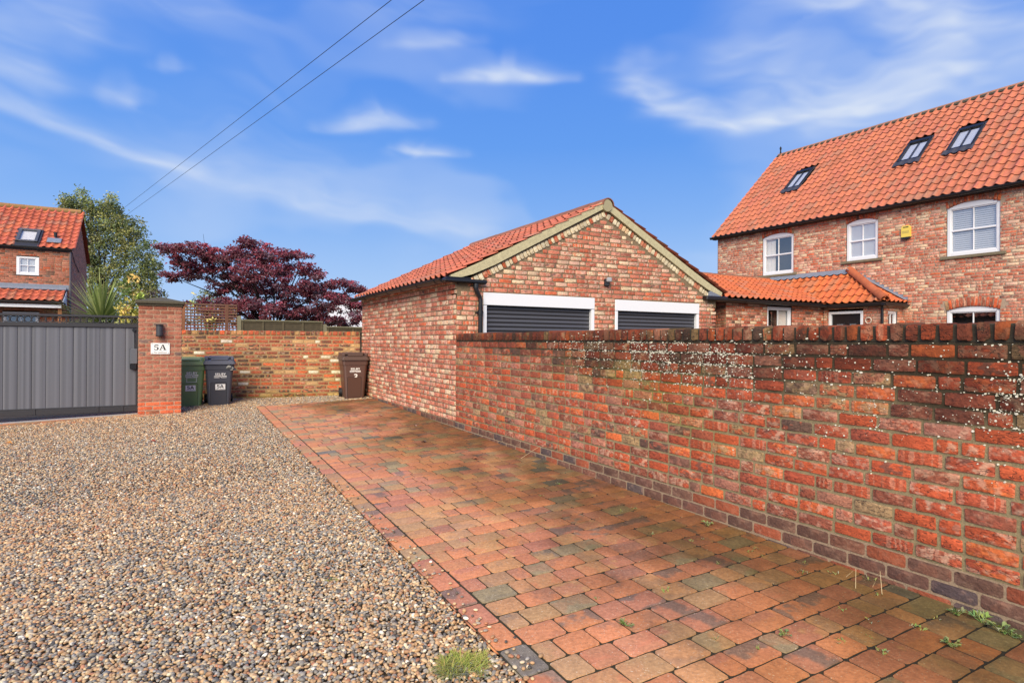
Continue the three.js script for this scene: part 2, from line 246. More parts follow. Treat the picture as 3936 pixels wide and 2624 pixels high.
const paverMapBump = (() => {
  const S = 1024, C = 128, d = new Uint8Array(S * S * 4), b = new Uint8Array(S * S * 4), R = rng(77);
  const pal = [[196, 128, 86, 22], [190, 124, 88, 20], [182, 120, 92, 14], [190, 140, 94, 16], [174, 134, 94, 12], [150, 132, 100, 12], [128, 120, 104, 9], [106, 104, 100, 7]];
  const pick = () => { let t = R() * 100; for (const q of pal) { t -= q[3]; if (t <= 0) return q; } return pal[0]; };
  for (let r = 0; r < 8; r++) for (let c = 0; c < 8; c++) {
    const a = lin(...pick()), two = lin(...(R() < 0.3 ? [104, 98, 90] : pick())), sx = R() * 200, sy = R() * 200, amt = R() < 0.45 ? 0.7 : 0.3, dk = lin(58, 52, 44), wh = lin(214, 200, 178);
    for (let y = 0; y < C; y++) for (let x = 0; x < C; x++) {
      const u = x / C * 0.2, v = y / C * 0.2, n1 = fbm(u * 11 + sx, v * 11 + sy, 3), n2 = fbm(u * 80 + sx, v * 80 + sy, 3), n3 = vn(u * 330 + sy, v * 330 + sx), n4 = vn(u * 260 + sx * 2, v * 260 + sy * 3);
      let q = mix3(a, two, amt * sstep(0.46, 0.64, n1)); const m = 0.72 + 0.56 * n2; q = q.map(z => z * m);
      q = mix3(q, dk, 0.6 * sstep(0.9, 0.96, n3)); q = mix3(q, wh, 0.8 * sstep(0.88, 0.94, n4));
      const o = ((r * C + y) * S + c * C + x) * 4; d[o] = l2s(q[0]); d[o + 1] = l2s(q[1]); d[o + 2] = l2s(q[2]); d[o + 3] = 255;
      b[o] = b[o + 1] = b[o + 2] = 255 * clamp(0.3 + 0.5 * n2 - 0.3 * sstep(0.9, 0.96, n3) + 0.2 * n1); b[o + 3] = 255;
    }
  }
  return [finish(d, S, S, true), finish(b, S, S, false)];
})();
const std = (c, rough, o = {}) => new THREE.MeshStandardMaterial({ color: c, roughness: rough, ...o });
const M = {
  brick: std(0xffffff, 0.9, { map: brickMap, bumpMap: brickBump, bumpScale: 0.010, vertexColors: true }),
  mortar: std(0xffffff, 0.97, { map: sandTex, bumpMap: sandTex, bumpScale: 0.003, vertexColors: true }),
  paver: std(0xffffff, 0.72, { map: paverMapBump[0], bumpMap: paverMapBump[1], bumpScale: 0.003, vertexColors: true }),
  tile: std(0xffffff, 0.85, { map: grainTex, bumpMap: grainTex, bumpScale: 0.002, vertexColors: true }),
  cement: std(col(232, 222, 178), 0.95, { map: sandTex, bumpMap: sandTex, bumpScale: 0.003 }),
  stone: std(col(150, 138, 112), 0.95, { map: sandTex, bumpMap: sandTex, bumpScale: 0.004, vertexColors: true }),
  capstone: std(col(104, 98, 80), 0.95, { map: sandTex, bumpMap: sandTex, bumpScale: 0.004 }),
  pvc: std(col(224, 226, 230), 0.35),
  black: std(col(27, 27, 30), 0.35),
  lead: std(col(158, 168, 186), 0.6, { map: sandTex, metalness: 0.15 }),
  slat: std(col(74, 75, 82), 0.42),
  gateBoard: new THREE.MeshPhysicalMaterial({ color: col(118, 120, 128), roughness: 0.38, map: dataTex(256, 256, (i, j) => { const g = 186 + 46 * vn(i / 7, 9) + 22 * vn(i / 40, 60); return [g, g, g]; }, true) }),
  gateFrame: std(col(46, 46, 50), 0.5),
  dark: std(col(30, 30, 32), 0.9),
  pane: new THREE.MeshPhysicalMaterial({ color: 0xffffff, roughness: 0.02, transmission: 1, thickness: 0, ior: 2.6 }),
  blind: std(col(186, 190, 196), 0.8),
  curtain: std(col(214, 212, 206), 0.9),
  room: std(col(86, 84, 82), 0.95),
  leaf: new THREE.MeshPhysicalMaterial({ color: 0xffffff, roughness: 0.9, transmission: 0.35, thickness: 0, vertexColors: true, side: THREE.DoubleSide }),
  bark: std(col(70, 58, 52), 0.95, { map: sandTex, vertexColors: true }),
  wood: std(0xffffff, 0.85, { map: grainTex, vertexColors: true }),
  plastic: std(0xffffff, 0.45, { vertexColors: true }),
  lichen: std(col(226, 224, 210), 0.95, { vertexColors: true }),
  print: std(col(236, 236, 232), 0.6),
  ink: std(col(18, 18, 20), 0.6),
};

// ------------------------------------------------------------------ bricks
const cellOf = (fam, R) => { const [a, b] = FAM[fam]; return [Math.floor(R() * 8), a + Math.floor(R() * (b - a))]; };
// one brick (or paver) on frame f; detail 0 plain corners, 1 cut corners, 2 cut corners and uneven long sides
function piece(f, u0, u1, v0, v1, R, { h = 0.008, back = -0.006, bev = 0.005, jit = 0.002, cell, tint = white, detail = 1, colAt, uv, skew, soft = 0.24, cut = 0.010 } = {}) {
  const G = new Geo(), k = detail ? Math.min(cut, (v1 - v0) * 0.18) : 0, J = () => (R() - 0.5) * 2 * jit;
  let ring = [];
  const corners = [[u0, v0, 1, 1], [u1, v0, -1, 1], [u1, v1, -1, -1], [u0, v1, 1, -1]];
  for (let q = 0; q < 4; q++) {
    const [u, v, a, b] = corners[q];
    if (!detail) { ring.push([u + J(), v + J()]); continue; }
    const e1 = [u + a * k * (0.5 + R()), v], e2 = [u, v + b * k * (0.4 + R() * 0.8)];
    const [x, y] = q % 2 ? [e1, e2] : [e2, e1]; ring.push([x[0] + J(), x[1] + J()], [y[0] + J(), y[1] + J()]);
    if (detail > 1 && q % 2 === 0) for (const t of [0.35, 0.68]) { const n = corners[q + 1]; ring.push([mix(u, n[0], t) + J(), v + J() * 1.4]); }
  }
  if (skew) ring = ring.map(p => skew(p[0], p[1]));
  const cu = ring.reduce((s, p) => s + p[0], 0) / ring.length, cv = ring.reduce((s, p) => s + p[1], 0) / ring.length;
  const hh = h * (0.85 + 0.3 * R()), ti = (R() - 0.5) * jit, tj = (R() - 0.5) * jit;
  const [cx, cy] = cell || [0, 0], fl = R() < 0.5, o = R();
  const ws = uv ? uv[0] : 1 / 8, hs = uv ? uv[1] : 1 / 20, span = uv ? uv[2] : 0.232, rise = uv ? uv[3] : (v1 - v0), w = Math.min(1, (u1 - u0) / span), sh = (1 - w) * o;
  const UV = (u, v) => { let s = clamp((u - u0) / (u1 - u0)) * w + sh, t = clamp((v - v0) / rise); if (fl) s = 1 - s; return [(cx + 0.03 + 0.94 * s) * ws, (cy + 0.03 + 0.94 * t) * hs]; };
  const C = (u, v, m) => { const c = colAt ? colAt(u, v) : white; return [tint[0] * c[0] * m, tint[1] * c[1] * m, tint[2] * c[2] * m]; };
  const A = [], B = [], n = ring.length;
  for (const [u, v] of ring) {
    const du = u - cu, dv = v - cv, l = Math.hypot(du, dv * 1.6) || 1, ou = du / l, ov = dv * 1.6 / l;
    const iu = u - Math.sign(du) * Math.min(bev, Math.abs(du) * 0.8), iv = v - Math.sign(dv) * Math.min(bev, Math.abs(dv) * 0.8);
    A.push(G.v(at(f, u, v, back), dir(f, ou, ov, 0.25), ...UV(u, v), C(u, v, 0.9)));
    const hn = hh + ti * Math.sign(du) + tj * Math.sign(dv) + J() * 0.5;
    B.push(G.v(at(f, iu, iv, hn), dir(f, ou * soft, ov * soft, 1), ...UV(iu, iv), C(iu, iv, 1)));
  }
  const m = G.v(at(f, cu, cv, hh + J() * 0.7), dir(f, J() * 20, J() * 20, 1), ...UV(cu, cv), C(cu, cv, 1));
  for (let q = 0; q < n; q++) { const r = (q + 1) % n; G.quad(A[q], A[r], B[r], B[q]); G.tri(B[q], B[r], m); }
  return { g: G, c: at(f, cu, cv, hh), n: f.N, a: (u1 - u0) * (v1 - v0) };
}
// courses of brick between v0 and v1; spans(v, vTop) gives the stretches of u to be filled
function courses(f, v0, v1, ch, spans, o) {
  const R = rng(o.seed || 1), list = [], Mo = new Geo(), L = o.len || 0.232, jt = o.joint || 0.011;
  let row = 0;
  for (let v = v0; v < v1 - 0.02; v += ch, row++) {
    const top = Math.min(v + ch, v1);
    for (const [a, b] of spans(v, top)) {
      const nseg = Math.max(1, Math.ceil((b - a) / (o.seg || 0.5)));
      for (let q = 0; q < nseg; q++) { const p = a + (b - a) * q / nseg, r = a + (b - a) * (q + 1) / nseg, c = (u, w) => { const z = o.colAt ? o.colAt(u, w, true) : white; return [o.mortar[0] * z[0], o.mortar[1] * z[1], o.mortar[2] * z[2]]; }; const k = [[p, v], [r, v], [r, top], [p, top]].map(([u, w]) => Mo.v(at(f, u, w, 0), f.N, u, w, c(u, w))); Mo.quad(...k); }
      let u = a - (row % 2 ? L / 2 : 0) - R() * (o.loose || 0.02);
      while (u < b - 0.02) {
        const l = R() < (o.headers || 0) ? L / 2 : L * (1 + (R() - 0.5) * (o.vary || 0.05)), p = Math.max(u + jt / 2, a + (u < a ? 0 : jt / 2)), r = Math.min(u + l - jt / 2, b - (u + l > b ? 0 : jt / 2)); u += l;
        if (r - p < 0.028) continue;
        if (o.skip && R() < o.skip) continue;
        const fam = o.famAt ? o.famAt((p + r) / 2, v, R) : o.fam, tn0 = 0.86 + 0.28 * R(), tn = o.tintAt ? tn0 * o.tintAt((p + r) / 2, v, R) : tn0;
        list.push(piece(f, p, r, v + jt / 2 + (R() - 0.5) * 0.003, top - jt / 2 + (R() - 0.5) * 0.003, R, { h: o.h ?? 0.008, bev: o.bev ?? 0.006, jit: o.jit ?? 0.002, detail: o.detail ?? 1, cut: o.cut ?? 0.01, cell: cellOf(fam, R), tint: [tn, tn * (0.97 + 0.06 * R()), tn * (0.97 + 0.06 * R())], colAt: o.colAt && ((u, w) => o.colAt(u, w, false)) }));
      }
    }
  }
  return { list, mortar: Mo };
}
const holes = (a, b, list) => (v, t) => { let s = [[a, b]]; for (const h of list) if (t > h[2] + 0.012 && v < h[3] - 0.012) s = s.flatMap(([p, q]) => h[1] <= p || h[0] >= q ? [[p, q]] : [[p, h[0]], [h[1], q]].filter(([x, y]) => y - x > 0.02)); return s; };
// ------------------------------------------------------------------ ground, drive, gravel
{
  const G = new Geo(), xs = [-300, -120, -50, -20, -12, -8, -5, -3, -1.5, 0, 1.3, 2.4, 3.6, 3.8, 3.95, 6, 10, 20, 40, 90, 300], zs = [-350, -150, -80, -45, -36, -30, -24, -18, -15.4, -14, -12, -9, -6, -3, 0, 2, 4, 8, 20, 60, 200];
  const h = (x, z) => x < 3.9 ? gy(clamp(x, -9, 3.7), clamp(z, -34, 4)) - 0.05 : 0.2;
  const id = zs.map(z => xs.map(x => G.v([x, h(x, z), z], [0, 1, 0], x, z, lin(128, 110, 84))));
  for (let j = 1; j < zs.length; j++) for (let i = 1; i < xs.length; i++) G.quad(id[j][i - 1], id[j][i], id[j - 1][i], id[j - 1][i - 1]);
  G.mesh('ground', M.mortar, scene, 'structure');
}
{
  const zN = 0.7, R = rng(5), drive = structure('block_paving'), f = frame([1.315, gy(1.315, zN), zN], [1, 0.033, 0], [0, 0.0155, -1]), L = zN + 12.66, list = [], J = new Geo();
  const damp = (u, v) => { const n = fbm(u * 1.6 + 3, v * 0.8 + 7, 3), n2 = fbm(u * 5, v * 4 + 30, 3), n3 = fbm(u * 14 + 9, v * 14, 2); const s = sstep(0.36, 0.92, u / 2.3 + 0.62 * (n - 0.5) + 0.3 * (n2 - 0.5)) * (0.9 + 0.5 * (n2 - 0.3)); const g = 0.5 * sstep(0.44, 0.66, fbm(u * 0.9 + 50, v * 0.5 + 20, 3)) * sstep(0.1, 0.5, u / 2.3); const k = clamp(s + g * 0.6) * (0.75 + 0.5 * n3); return mix3(mix3(white, [0.84, 0.80, 0.50], clamp(g * 1.4)), [0.27, 0.26, 0.14], clamp(k * 0.86)); };
  const cells = { uv: [1 / 8, 1 / 8, 0.2, 0.2] };
  const pv = (u0, u1, v0, v1) => { const t = 0.98 + 0.2 * R(); list.push(piece(f, u0, u1, v0, v1, R, { h: 0.001, back: -0.02, bev: 0.0035, jit: 0.002, detail: 2, soft: 0.1, cut: 0.012, cell: [Math.floor(R() * 8), Math.floor(R() * 8)], tint: [t, t * (0.97 + 0.06 * R()), t * (0.95 + 0.08 * R())], colAt: damp, ...cells })); };
  for (let v = 0; v < L - 0.05; v += 0.245) pv(0.002, 0.144, v + 0.005, Math.min(v + 0.240, L));
  for (let v = 0; v < L - 0.02; v += 0.166) { let u = 0.152; const top = Math.min(v + 0.162, L); while (u < 2.3) { let l = [0.16, 0.195, 0.195, 0.235, 0.235, 0.12][Math.floor(R() * 6)]; if (2.303 - u - l < 0.09) l = 2.303 - u; pv(u + 0.0032, Math.min(u + l - 0.0032, 2.303), v + 0.004, top); u += l; } }
  const nu = 12, nv = 60, id = []; for (let b = 0; b <= nv; b++) { id.push([]); for (let a = 0; a <= nu; a++) { const u = 2.31 * a / nu, v = L * b / nv, c = damp(u, v), q = lin(84, 74, 50); id[b].push(J.v(at(f, u, v, -0.0045), f.N, u, v, [q[0] * c[0] * 0.6, q[1] * c[1] * 0.65, q[2] * c[2] * 0.6])); } }
  for (let b = 1; b <= nv; b++) for (let a = 1; a <= nu; a++) J.quad(id[b - 1][a - 1], id[b - 1][a], id[b][a], id[b][a - 1]);
  J.mesh('joint_sand', M.mortar, drive);
  pieces(list, 'paver', M.paver, drive, 'pavers');
}
{                                                                   // brick strip under the gate
  const R = rng(15), a = structure('gate_apron_paving'), x0 = -5, x1 = -0.66, f = frame([x0, gy(x0, -12.3) - 0.004, -12.3], [1, 0.033, 0], [0, 0.0155, -1]), list = [], J = new Geo();
  for (let v = 0; v < 1.1; v += 0.11) { let u = -(Math.round(v / 0.11) % 2) * 0.105; while (u < x1 - x0) { const p = Math.max(u, 0), q = Math.min(u + 0.205, x1 - x0); if (q - p > 0.03) { const t = 0.8 + 0.3 * R(); list.push(piece(f, p, q, v + 0.002, v + 0.107, R, { h: 0.001, back: -0.01, bev: 0.005, jit: 0.001, cell: [Math.floor(R() * 8), Math.floor(R() * 8)], uv: [1 / 8, 1 / 8, 0.2, 0.2], tint: [t * 0.9, t * 0.82, t * 0.72] })); } u += 0.21; } }
  J.quad(...[[0, 0], [x1 - x0, 0], [x1 - x0, 1.1], [0, 1.1]].map(([u, v]) => J.v(at(f, u, v, -0.007), f.N, u, v, lin(90, 78, 58)))); J.mesh('joint_sand', M.mortar, a);
  pieces(list, 'paver', M.paver, a, 'pavers');
}
const backZ = x => -13.6 + (x - 3.63) * 0.317;                        // the line of the back wall
{
  const R = rng(21), spots = [], pal = [[186, 140, 86, 22], [200, 164, 112, 18], [168, 118, 70, 14], [212, 190, 150, 8], [142, 134, 122, 14], [116, 112, 106, 10], [78, 76, 74, 7], [160, 144, 122, 14], [176, 104, 60, 5], [96, 84, 70, 6], [224, 214, 194, 2], [150, 144, 138, 5]].map(q => [...lin(q[0], q[1], q[2]), q[3]]), tot = pal.reduce((s, q) => s + q[3], 0);
  const pickc = () => { let t = R() * tot; for (const q of pal) { t -= q[3]; if (t <= 0) return q; } return pal[0]; };
  const put = (x, y, z, s, lie = 0.5) => spots.push([x, y, z, s, lie]);
  for (let z = 0.9; z > -15.2; ) {
    const st = z > -6.5 ? 0.0152 : 0.0195; z -= st; const xl = -1.1 + 0.215 * z;
    for (let x = xl; x < 3.62; x += st) {
      const px = x + (R() - 0.5) * st * 1.5, pz = z + (R() - 0.5) * st * 1.5;
      if (pz > -12.63 && px > 1.318 + 0.02 * (vn(pz * 3, 4) - 0.5) - (R() < 0.25 ? 0 : 0.012)) continue;
      if (px > 3.61 || pz < backZ(px) - 0.02) continue;
      if (px < -0.62 && pz < -12.5 - 0.215 * (px + 2.53) + 0.1 * (vn(px * 5, 3) - 0.5)) continue;
      if (px > -0.62 && px < 0.02 && pz < -12.6 && pz > -13.2) continue;
      const edge = pz > -12.6 && px > 1.2 ? (px - 1.2) * -0.04 : 0;
      put(px, gy(px, pz) - 0.016 + R() * 0.014 + edge + 0.02 * (fbm(px * 1.1, pz * 1.1, 2) - 0.5), pz, 0.0064 + 0.0072 * R() * R() + 0.002 * R());
    }
  }
  for (let k = 0; k < 150; k++) { const z = -2.2 - R() * R() * 8, x = 1.31 + Math.abs(R() + R() + R() - 1.5) * 0.13; put(x, gy(x, z) + 0.009, z, 0.007 + 0.005 * R(), 0.1); }
  const im = new THREE.InstancedMesh(new THREE.IcosahedronGeometry(1, 1), std(0xffffff, 0.6), spots.length), m = new THREE.Matrix4(), q = new THREE.Quaternion(), e = new THREE.Euler(), c = new THREE.Color();
  spots.forEach(([x, y, z, s, lie], k) => {
    e.set((R() - 0.5) * 2 * lie, R() * 6.28, (R() - 0.5) * 2 * lie); q.setFromEuler(e); m.compose(V3(x, y, z), q, V3(s * (0.95 + 0.5 * R()), s * (0.5 + 0.35 * R()), s * (0.8 + 0.25 * R()))); im.setMatrixAt(k, m);
    const p0 = pickc(), gr0 = (p0[0] + p0[1] + p0[2]) / 3, p = p0.map((v, j) => j < 3 ? mix(v, gr0 * [1.09, 1.03, 0.78][j], 0.32) : v), t = 0.82 + 0.42 * R(), w = fbm(x * 0.7 + 20, z * 0.7, 2); c.setRGB(p[0] * t * (0.92 + 0.2 * w), p[1] * t, p[2] * t * (1.1 - 0.2 * w)); im.setColorAt(k, c);
  });
  im.name = 'gravel'; im.userData = { label: 'tan and grey rounded gravel covering the drive', category: 'gravel', kind: 'stuff' }; im.castShadow = im.receiveShadow = true; scene.add(im);
}
// ------------------------------------------------------------------ the old brick wall along the drive
const plinth = (f, u0, u1, seed, colAt) => courses(f, -1.527, -1.195, 0.083, () => [[u0, u1]], { seed, fam: 'smooth', mortar: lin(190, 164, 134), h: 0.0015, bev: 0.002, jit: 0.0008, joint: 0.01, vary: 0.01, loose: 0, colAt });
{
  const w = thing('brick_wall', 'long weathered old brick wall with lichen and a course of bricks on edge along the top', 'wall', [3.745, gy(3.63, -3.5), -3.3]);
  const f = frame([3.63, Y(0), -8.25], [0, 0, 1]), fp = frame([3.619, Y(0), -8.25], [0, 0, 1]), LEN = 9.9, body = part('wall', w);
  const stain = (u, v, mortar) => {
    const z = u - 8.25, n = fbm(u * 1.5 + 4, v * 3 + 8, 3), n2 = fbm(u * 7 + 1, v * 9 + 3, 3), n3 = fbm(u * 20, v * 24 + 5, 2), right = sstep(-7.2, -4.4, z);
    let dk = sstep(-0.2 - 0.34 * right, 0.0, v + (n - 0.5) * 0.42 + (n2 - 0.5) * 0.16) * (0.78 + 0.22 * right) * (0.6 + 0.75 * n3);
    if (mortar) dk *= 1.45; else dk *= 0.95 * sstep(0.22, 0.5, n2 + 0.3 * dk);
    const green = sstep(0.5, 0.68, fbm(u * 0.9 + 30, v * 1.6 + 11, 3)) * sstep(-1.1, -0.5, v) * right;
    let c = mix3(white, mortar ? [0.84, 0.92, 0.50] : [0.86, 0.92, 0.58], green * 0.9);
    const foot = sstep(-0.98, -1.3, v + (n2 - 0.5) * 0.2) * 0.35; c = mix3(c, [0.6, 0.58, 0.5], foot * (mortar ? 0.8 : 0.3));
    if (!right && !mortar) c = mix3(c, [1.06, 1, 0.95], 0.5);
    return mix3(c, mortar ? [0.13, 0.12, 0.10] : [0.38, 0.35, 0.28], clamp(dk));
  };
  const b = courses(f, -1.195, 0.01, 0.086, () => [[0, LEN]], { seed: 41, fam: 'old', mortar: lin(178, 162, 122), h: 0.0055, bev: 0.004, jit: 0.0026, joint: 0.0135, cut: 0.006, detail: 2, len: 0.242, headers: 0.14, vary: 0.08, seg: 0.12, colAt: stain, tintAt: (u, v, R) => { const t = sstep(-0.5, -0.12, v) * sstep(1.2, 4, u); return R() < 0.42 * t ? 0.55 + 0.25 * R() : 1; } });
  const pl = plinth(fp, 0, LEN, 43, (u, v, m) => { const n = fbm(u * 3, v * 8, 3); return m ? white : mix3(white, [1.2, 1.2, 1.25], 0.35 * sstep(0.55, 0.75, n)); });
  b.mortar.add(pl.mortar).mesh('mortar', M.mortar, body);
  { const G = new Geo(); block(G, f, 0, LEN, -1.6, 0.012, -0.23, -0.006, 0.003, lin(120, 104, 80)); block(G, f, 0, LEN, -1.58, -1.1955, -0.006, 0.0105, 0.004, lin(178, 156, 126)); G.mesh('core', M.mortar, body); }
  pieces(b.list, 'brick', M.brick, body, 'bricks'); pieces(pl.list, 'plinth_brick', M.brick, body, 'plinth_bricks');
  const R = rng(44), cop = [], Mo = new Geo();
  for (let u = 0; u < LEN - 0.03;) { const l = 0.078 + R() * 0.016, top = 0.128 + (R() - 0.5) * 0.012, t = 0.75 + 0.4 * R(); cop.push(piece(f, u + 0.005, u + l - 0.006, 0.018, top, R, { h: 0.012, back: -0.235, bev: 0.008, jit: 0.004, detail: 2, cell: cellOf('old', R), tint: [t * 0.78, t * 0.77, t * 0.68], colAt: (a, c) => mix3(mix3([0.66, 0.62, 0.54], white, sstep(2.5, 6, a)), [0.34, 0.31, 0.25], 0.85 * sstep(0.36, 0.62, fbm(a * 6 + 60, c * 9, 3))) })); u += l; }
  block(Mo, f, 0, LEN, 0.012, 0.112, -0.226, -0.004, 0.004, lin(74, 70, 58)); Mo.mesh('coping_mortar', M.mortar, w);
  pieces(cop, 'coping_brick', M.brick, w, 'coping_bricks');
  // white lichen
  const G = new Geo(); let k = 0;
  for (let tries = 0; tries < 160000 && k < 9000; tries++) {
    const z = -7.6 + R() * 7.8, v = 0.11 - R() * 0.95, near = sstep(-6.2, -3.9, z), n = fbm(z * 2.2 + 70, v * 3.2 + 20, 3), n2 = vn(z * 14 + 9, v * 17);
    const bandc = Math.exp(-Math.pow((v + 0.13 + 0.06 * (z + 3)) / 0.16, 2)) * 1.1 + 0.2 * sstep(-0.65, -0.2, v) + 0.06;
    const jt = ((v + 1.195) % 0.086), joint = v < 0.01 && (jt < 0.012 || jt > 0.074) ? 1.7 : 0.6;
    if (R() > bandc * near * joint * (0.16 + 0.84 * sstep(0.44, 0.62, n)) * (0.35 + 0.65 * sstep(0.4, 0.8, n2)) * 0.30 * (v > 0.012 ? 0.35 : 1) * sstep(0.7, -0.9, z)) continue;
    const r = 0.0016 + 0.0058 * Math.pow(R(), 2.8), u = z + 8.25, s = 6, c = 0.78 + 0.22 * R(), cc = [c, c, c * (0.9 + 0.1 * R())], a = [], b2 = [], top = v > 0.012 ? 0.0155 : 0.0082;
    for (let q = 0; q < s; q++) { const t = q / s * 6.283, rr = r * (0.7 + 0.5 * R()); a.push(G.v(at(f, u + Math.cos(t) * rr, v + Math.sin(t) * rr, -0.002), dir(f, Math.cos(t), Math.sin(t), 0.3), 0, 0, cc)); b2.push(G.v(at(f, u + Math.cos(t) * rr * 0.8, v + Math.sin(t) * rr * 0.8, top), f.N, 0, 0, cc)); }
    const m = G.v(at(f, u, v, top + 0.0015), f.N, 0, 0, cc); for (let q = 0; q < s; q++) { const p = (q + 1) % s; G.quad(a[q], a[p], b2[p], b2[q]); G.tri(b2[q], b2[p], m); } k++;
  }
  G.mesh('lichen', M.lichen, w, 'stuff');
}
// ------------------------------------------------------------------ the wall across the end of the drive
{
  const U = nrm([1, 0, 0.317]), f = frame([-1.1, Y(0), backZ(-1.1)], U), LEN = 4.72 * 1.049, w = thing('brick_wall', 'rough brick wall behind the wheelie bins at the end of the drive', 'wall', [1.3, gy(1.3, -14.4), backZ(1.3)]), body = part('wall', w);
  const age = (u, v, m) => { const n = fbm(u * 1.2 + 5, v * 2.5, 3); const t = sstep(0, -0.4, v - 0.25) ; let c = mix3(white, [0.8, 0.85, 0.6], 0.5 * sstep(0.5, 0.7, n) * sstep(1.5, 4, u)); c = mix3(c, [0.7, 0.78, 0.42], sstep(-1.05, -1.3, v + (n - 0.5) * 0.3)); return mix3(c, [0.62, 0.58, 0.5], m ? 0.3 * sstep(0.0, 0.2, v) : 0.45 * sstep(0.5, 0.66, fbm(u * 5, v * 9, 2)) * sstep(-0.3, 0.2, v)); };
  const b = courses(f, -1.42, 0.112, 0.0851, () => [[0, LEN]], { seed: 51, mortar: lin(204, 166, 120), h: 0.005, bev: 0.006, jit: 0.005, joint: 0.02, detail: 1, len: 0.245, headers: 0.1, vary: 0.12, colAt: age, famAt: (u, v, R) => R() < 0.045 + (u > 1.8 && u < 3 ? 0.04 : 0) ? 'pale' : 'back' });
  const R = rng(52), cop = []; for (let u = 0; u < LEN - 0.03;) { const l = Math.min(0.085 + R() * 0.045, LEN - u); cop.push(piece(f, u + 0.006, u + l - 0.006, 0.122, 0.222 + (R() - 0.5) * 0.008, R, { h: 0.006, back: -0.22, bev: 0.008, jit: 0.004, cell: cellOf('back', R), tint: [0.85 + R() * 0.25, 0.85, 0.8], colAt: age })); u += l; }
  b.mortar.mesh('mortar', M.mortar, body); const G = new Geo(); block(G, f, 0, LEN, -1.5, 0.214, -0.215, -0.004, 0.004, lin(176, 140, 96)); G.mesh('core', M.mortar, body);
  pieces(b.list, 'brick', M.brick, body, 'bricks'); pieces(cop, 'coping_brick', M.brick, w, 'coping_bricks');
}
// ------------------------------------------------------------------ pantiles
function pantile(w, g, tone, seed) {                                  // x across, y up the slope, z outwards
  const R = rng(seed), G = new Geo(), prof = [[-0.01, 0.034], [0.10, 0.016], [0.24, 0.003], [0.42, 0.001], [0.56, 0.014], [0.68, 0.039], [0.80, 0.057], [0.91, 0.053], [1.03, 0.030]], len = g + 0.045, lift = 0.029, th = 0.015, top = [], bot = [], e0 = [], e1 = [];
  prof.forEach(([x, z], k) => {
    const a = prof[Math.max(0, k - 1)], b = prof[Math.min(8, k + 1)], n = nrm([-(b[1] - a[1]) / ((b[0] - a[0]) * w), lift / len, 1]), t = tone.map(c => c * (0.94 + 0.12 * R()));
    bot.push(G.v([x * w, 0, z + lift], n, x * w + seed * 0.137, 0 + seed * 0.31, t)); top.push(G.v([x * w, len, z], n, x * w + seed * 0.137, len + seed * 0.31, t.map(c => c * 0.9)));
    e0.push(G.v([x * w, 0, z + lift], [0, -1, 0.3], x * w, 0, t.map(c => c * 0.7))); e1.push(G.v([x * w, 0.004, z + lift - th], [0, -1, -0.2], x * w, 0.02, t.map(c => c * 0.8)));  // front edge of the tile coloured darker as a painted shadow line
  });
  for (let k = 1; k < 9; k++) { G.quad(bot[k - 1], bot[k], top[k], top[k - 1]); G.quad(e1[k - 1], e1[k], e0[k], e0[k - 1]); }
  return G;
}
function tileSet(w, g, c, n = 9, spread = 0.16) { const R = rng(c[0] + c[1] * 3), list = []; for (let k = 0; k < n; k++) { const t = 1 - spread / 2 + spread * R(), base = lin(...c), a = [base[0] * t, base[1] * t * (0.93 + 0.14 * R()), base[2] * t * (0.9 + 0.2 * R())]; const gy2 = lin(150, 130, 110), geo = pantile(w, g, k === n - 1 ? a.map(x => x * 0.82) : k === n - 2 ? mix3(a, gy2, 0.4) : a, k + 1); list.push({ geo, buf: geo.buffer() }); } return list; }
function clipGeo(G, P, N) {                                           // keep the side of the plane that N points to
  const o = new Geo(), d = k => (G.p[k * 3] - P[0]) * N[0] + (G.p[k * 3 + 1] - P[1]) * N[1] + (G.p[k * 3 + 2] - P[2]) * N[2], get = (A, k, s) => A.slice(k * s, k * s + s);
  for (let t = 0; t < G.i.length; t += 3) {
    const v = [0, 1, 2].map(j => { const k = G.i[t + j]; return { d: d(k), q: [...get(G.p, k, 3), ...get(G.n, k, 3), ...get(G.t, k, 2), ...get(G.c, k, 3)] }; }), out = [];
    for (let j = 0; j < 3; j++) { const a = v[j], b = v[(j + 1) % 3]; if (a.d >= 0) out.push(a.q); if ((a.d >= 0) !== (b.d >= 0)) { const s = a.d / (a.d - b.d); out.push(a.q.map((x, m) => mix(x, b.q[m], s))); } }
    const id = out.map(q => o.v(q.slice(0, 3), q.slice(3, 6), q[6], q[7], q.slice(8)));
    for (let j = 2; j < id.length; j++) o.tri(id[0], id[j - 1], id[j]);
  }
  return o;
}
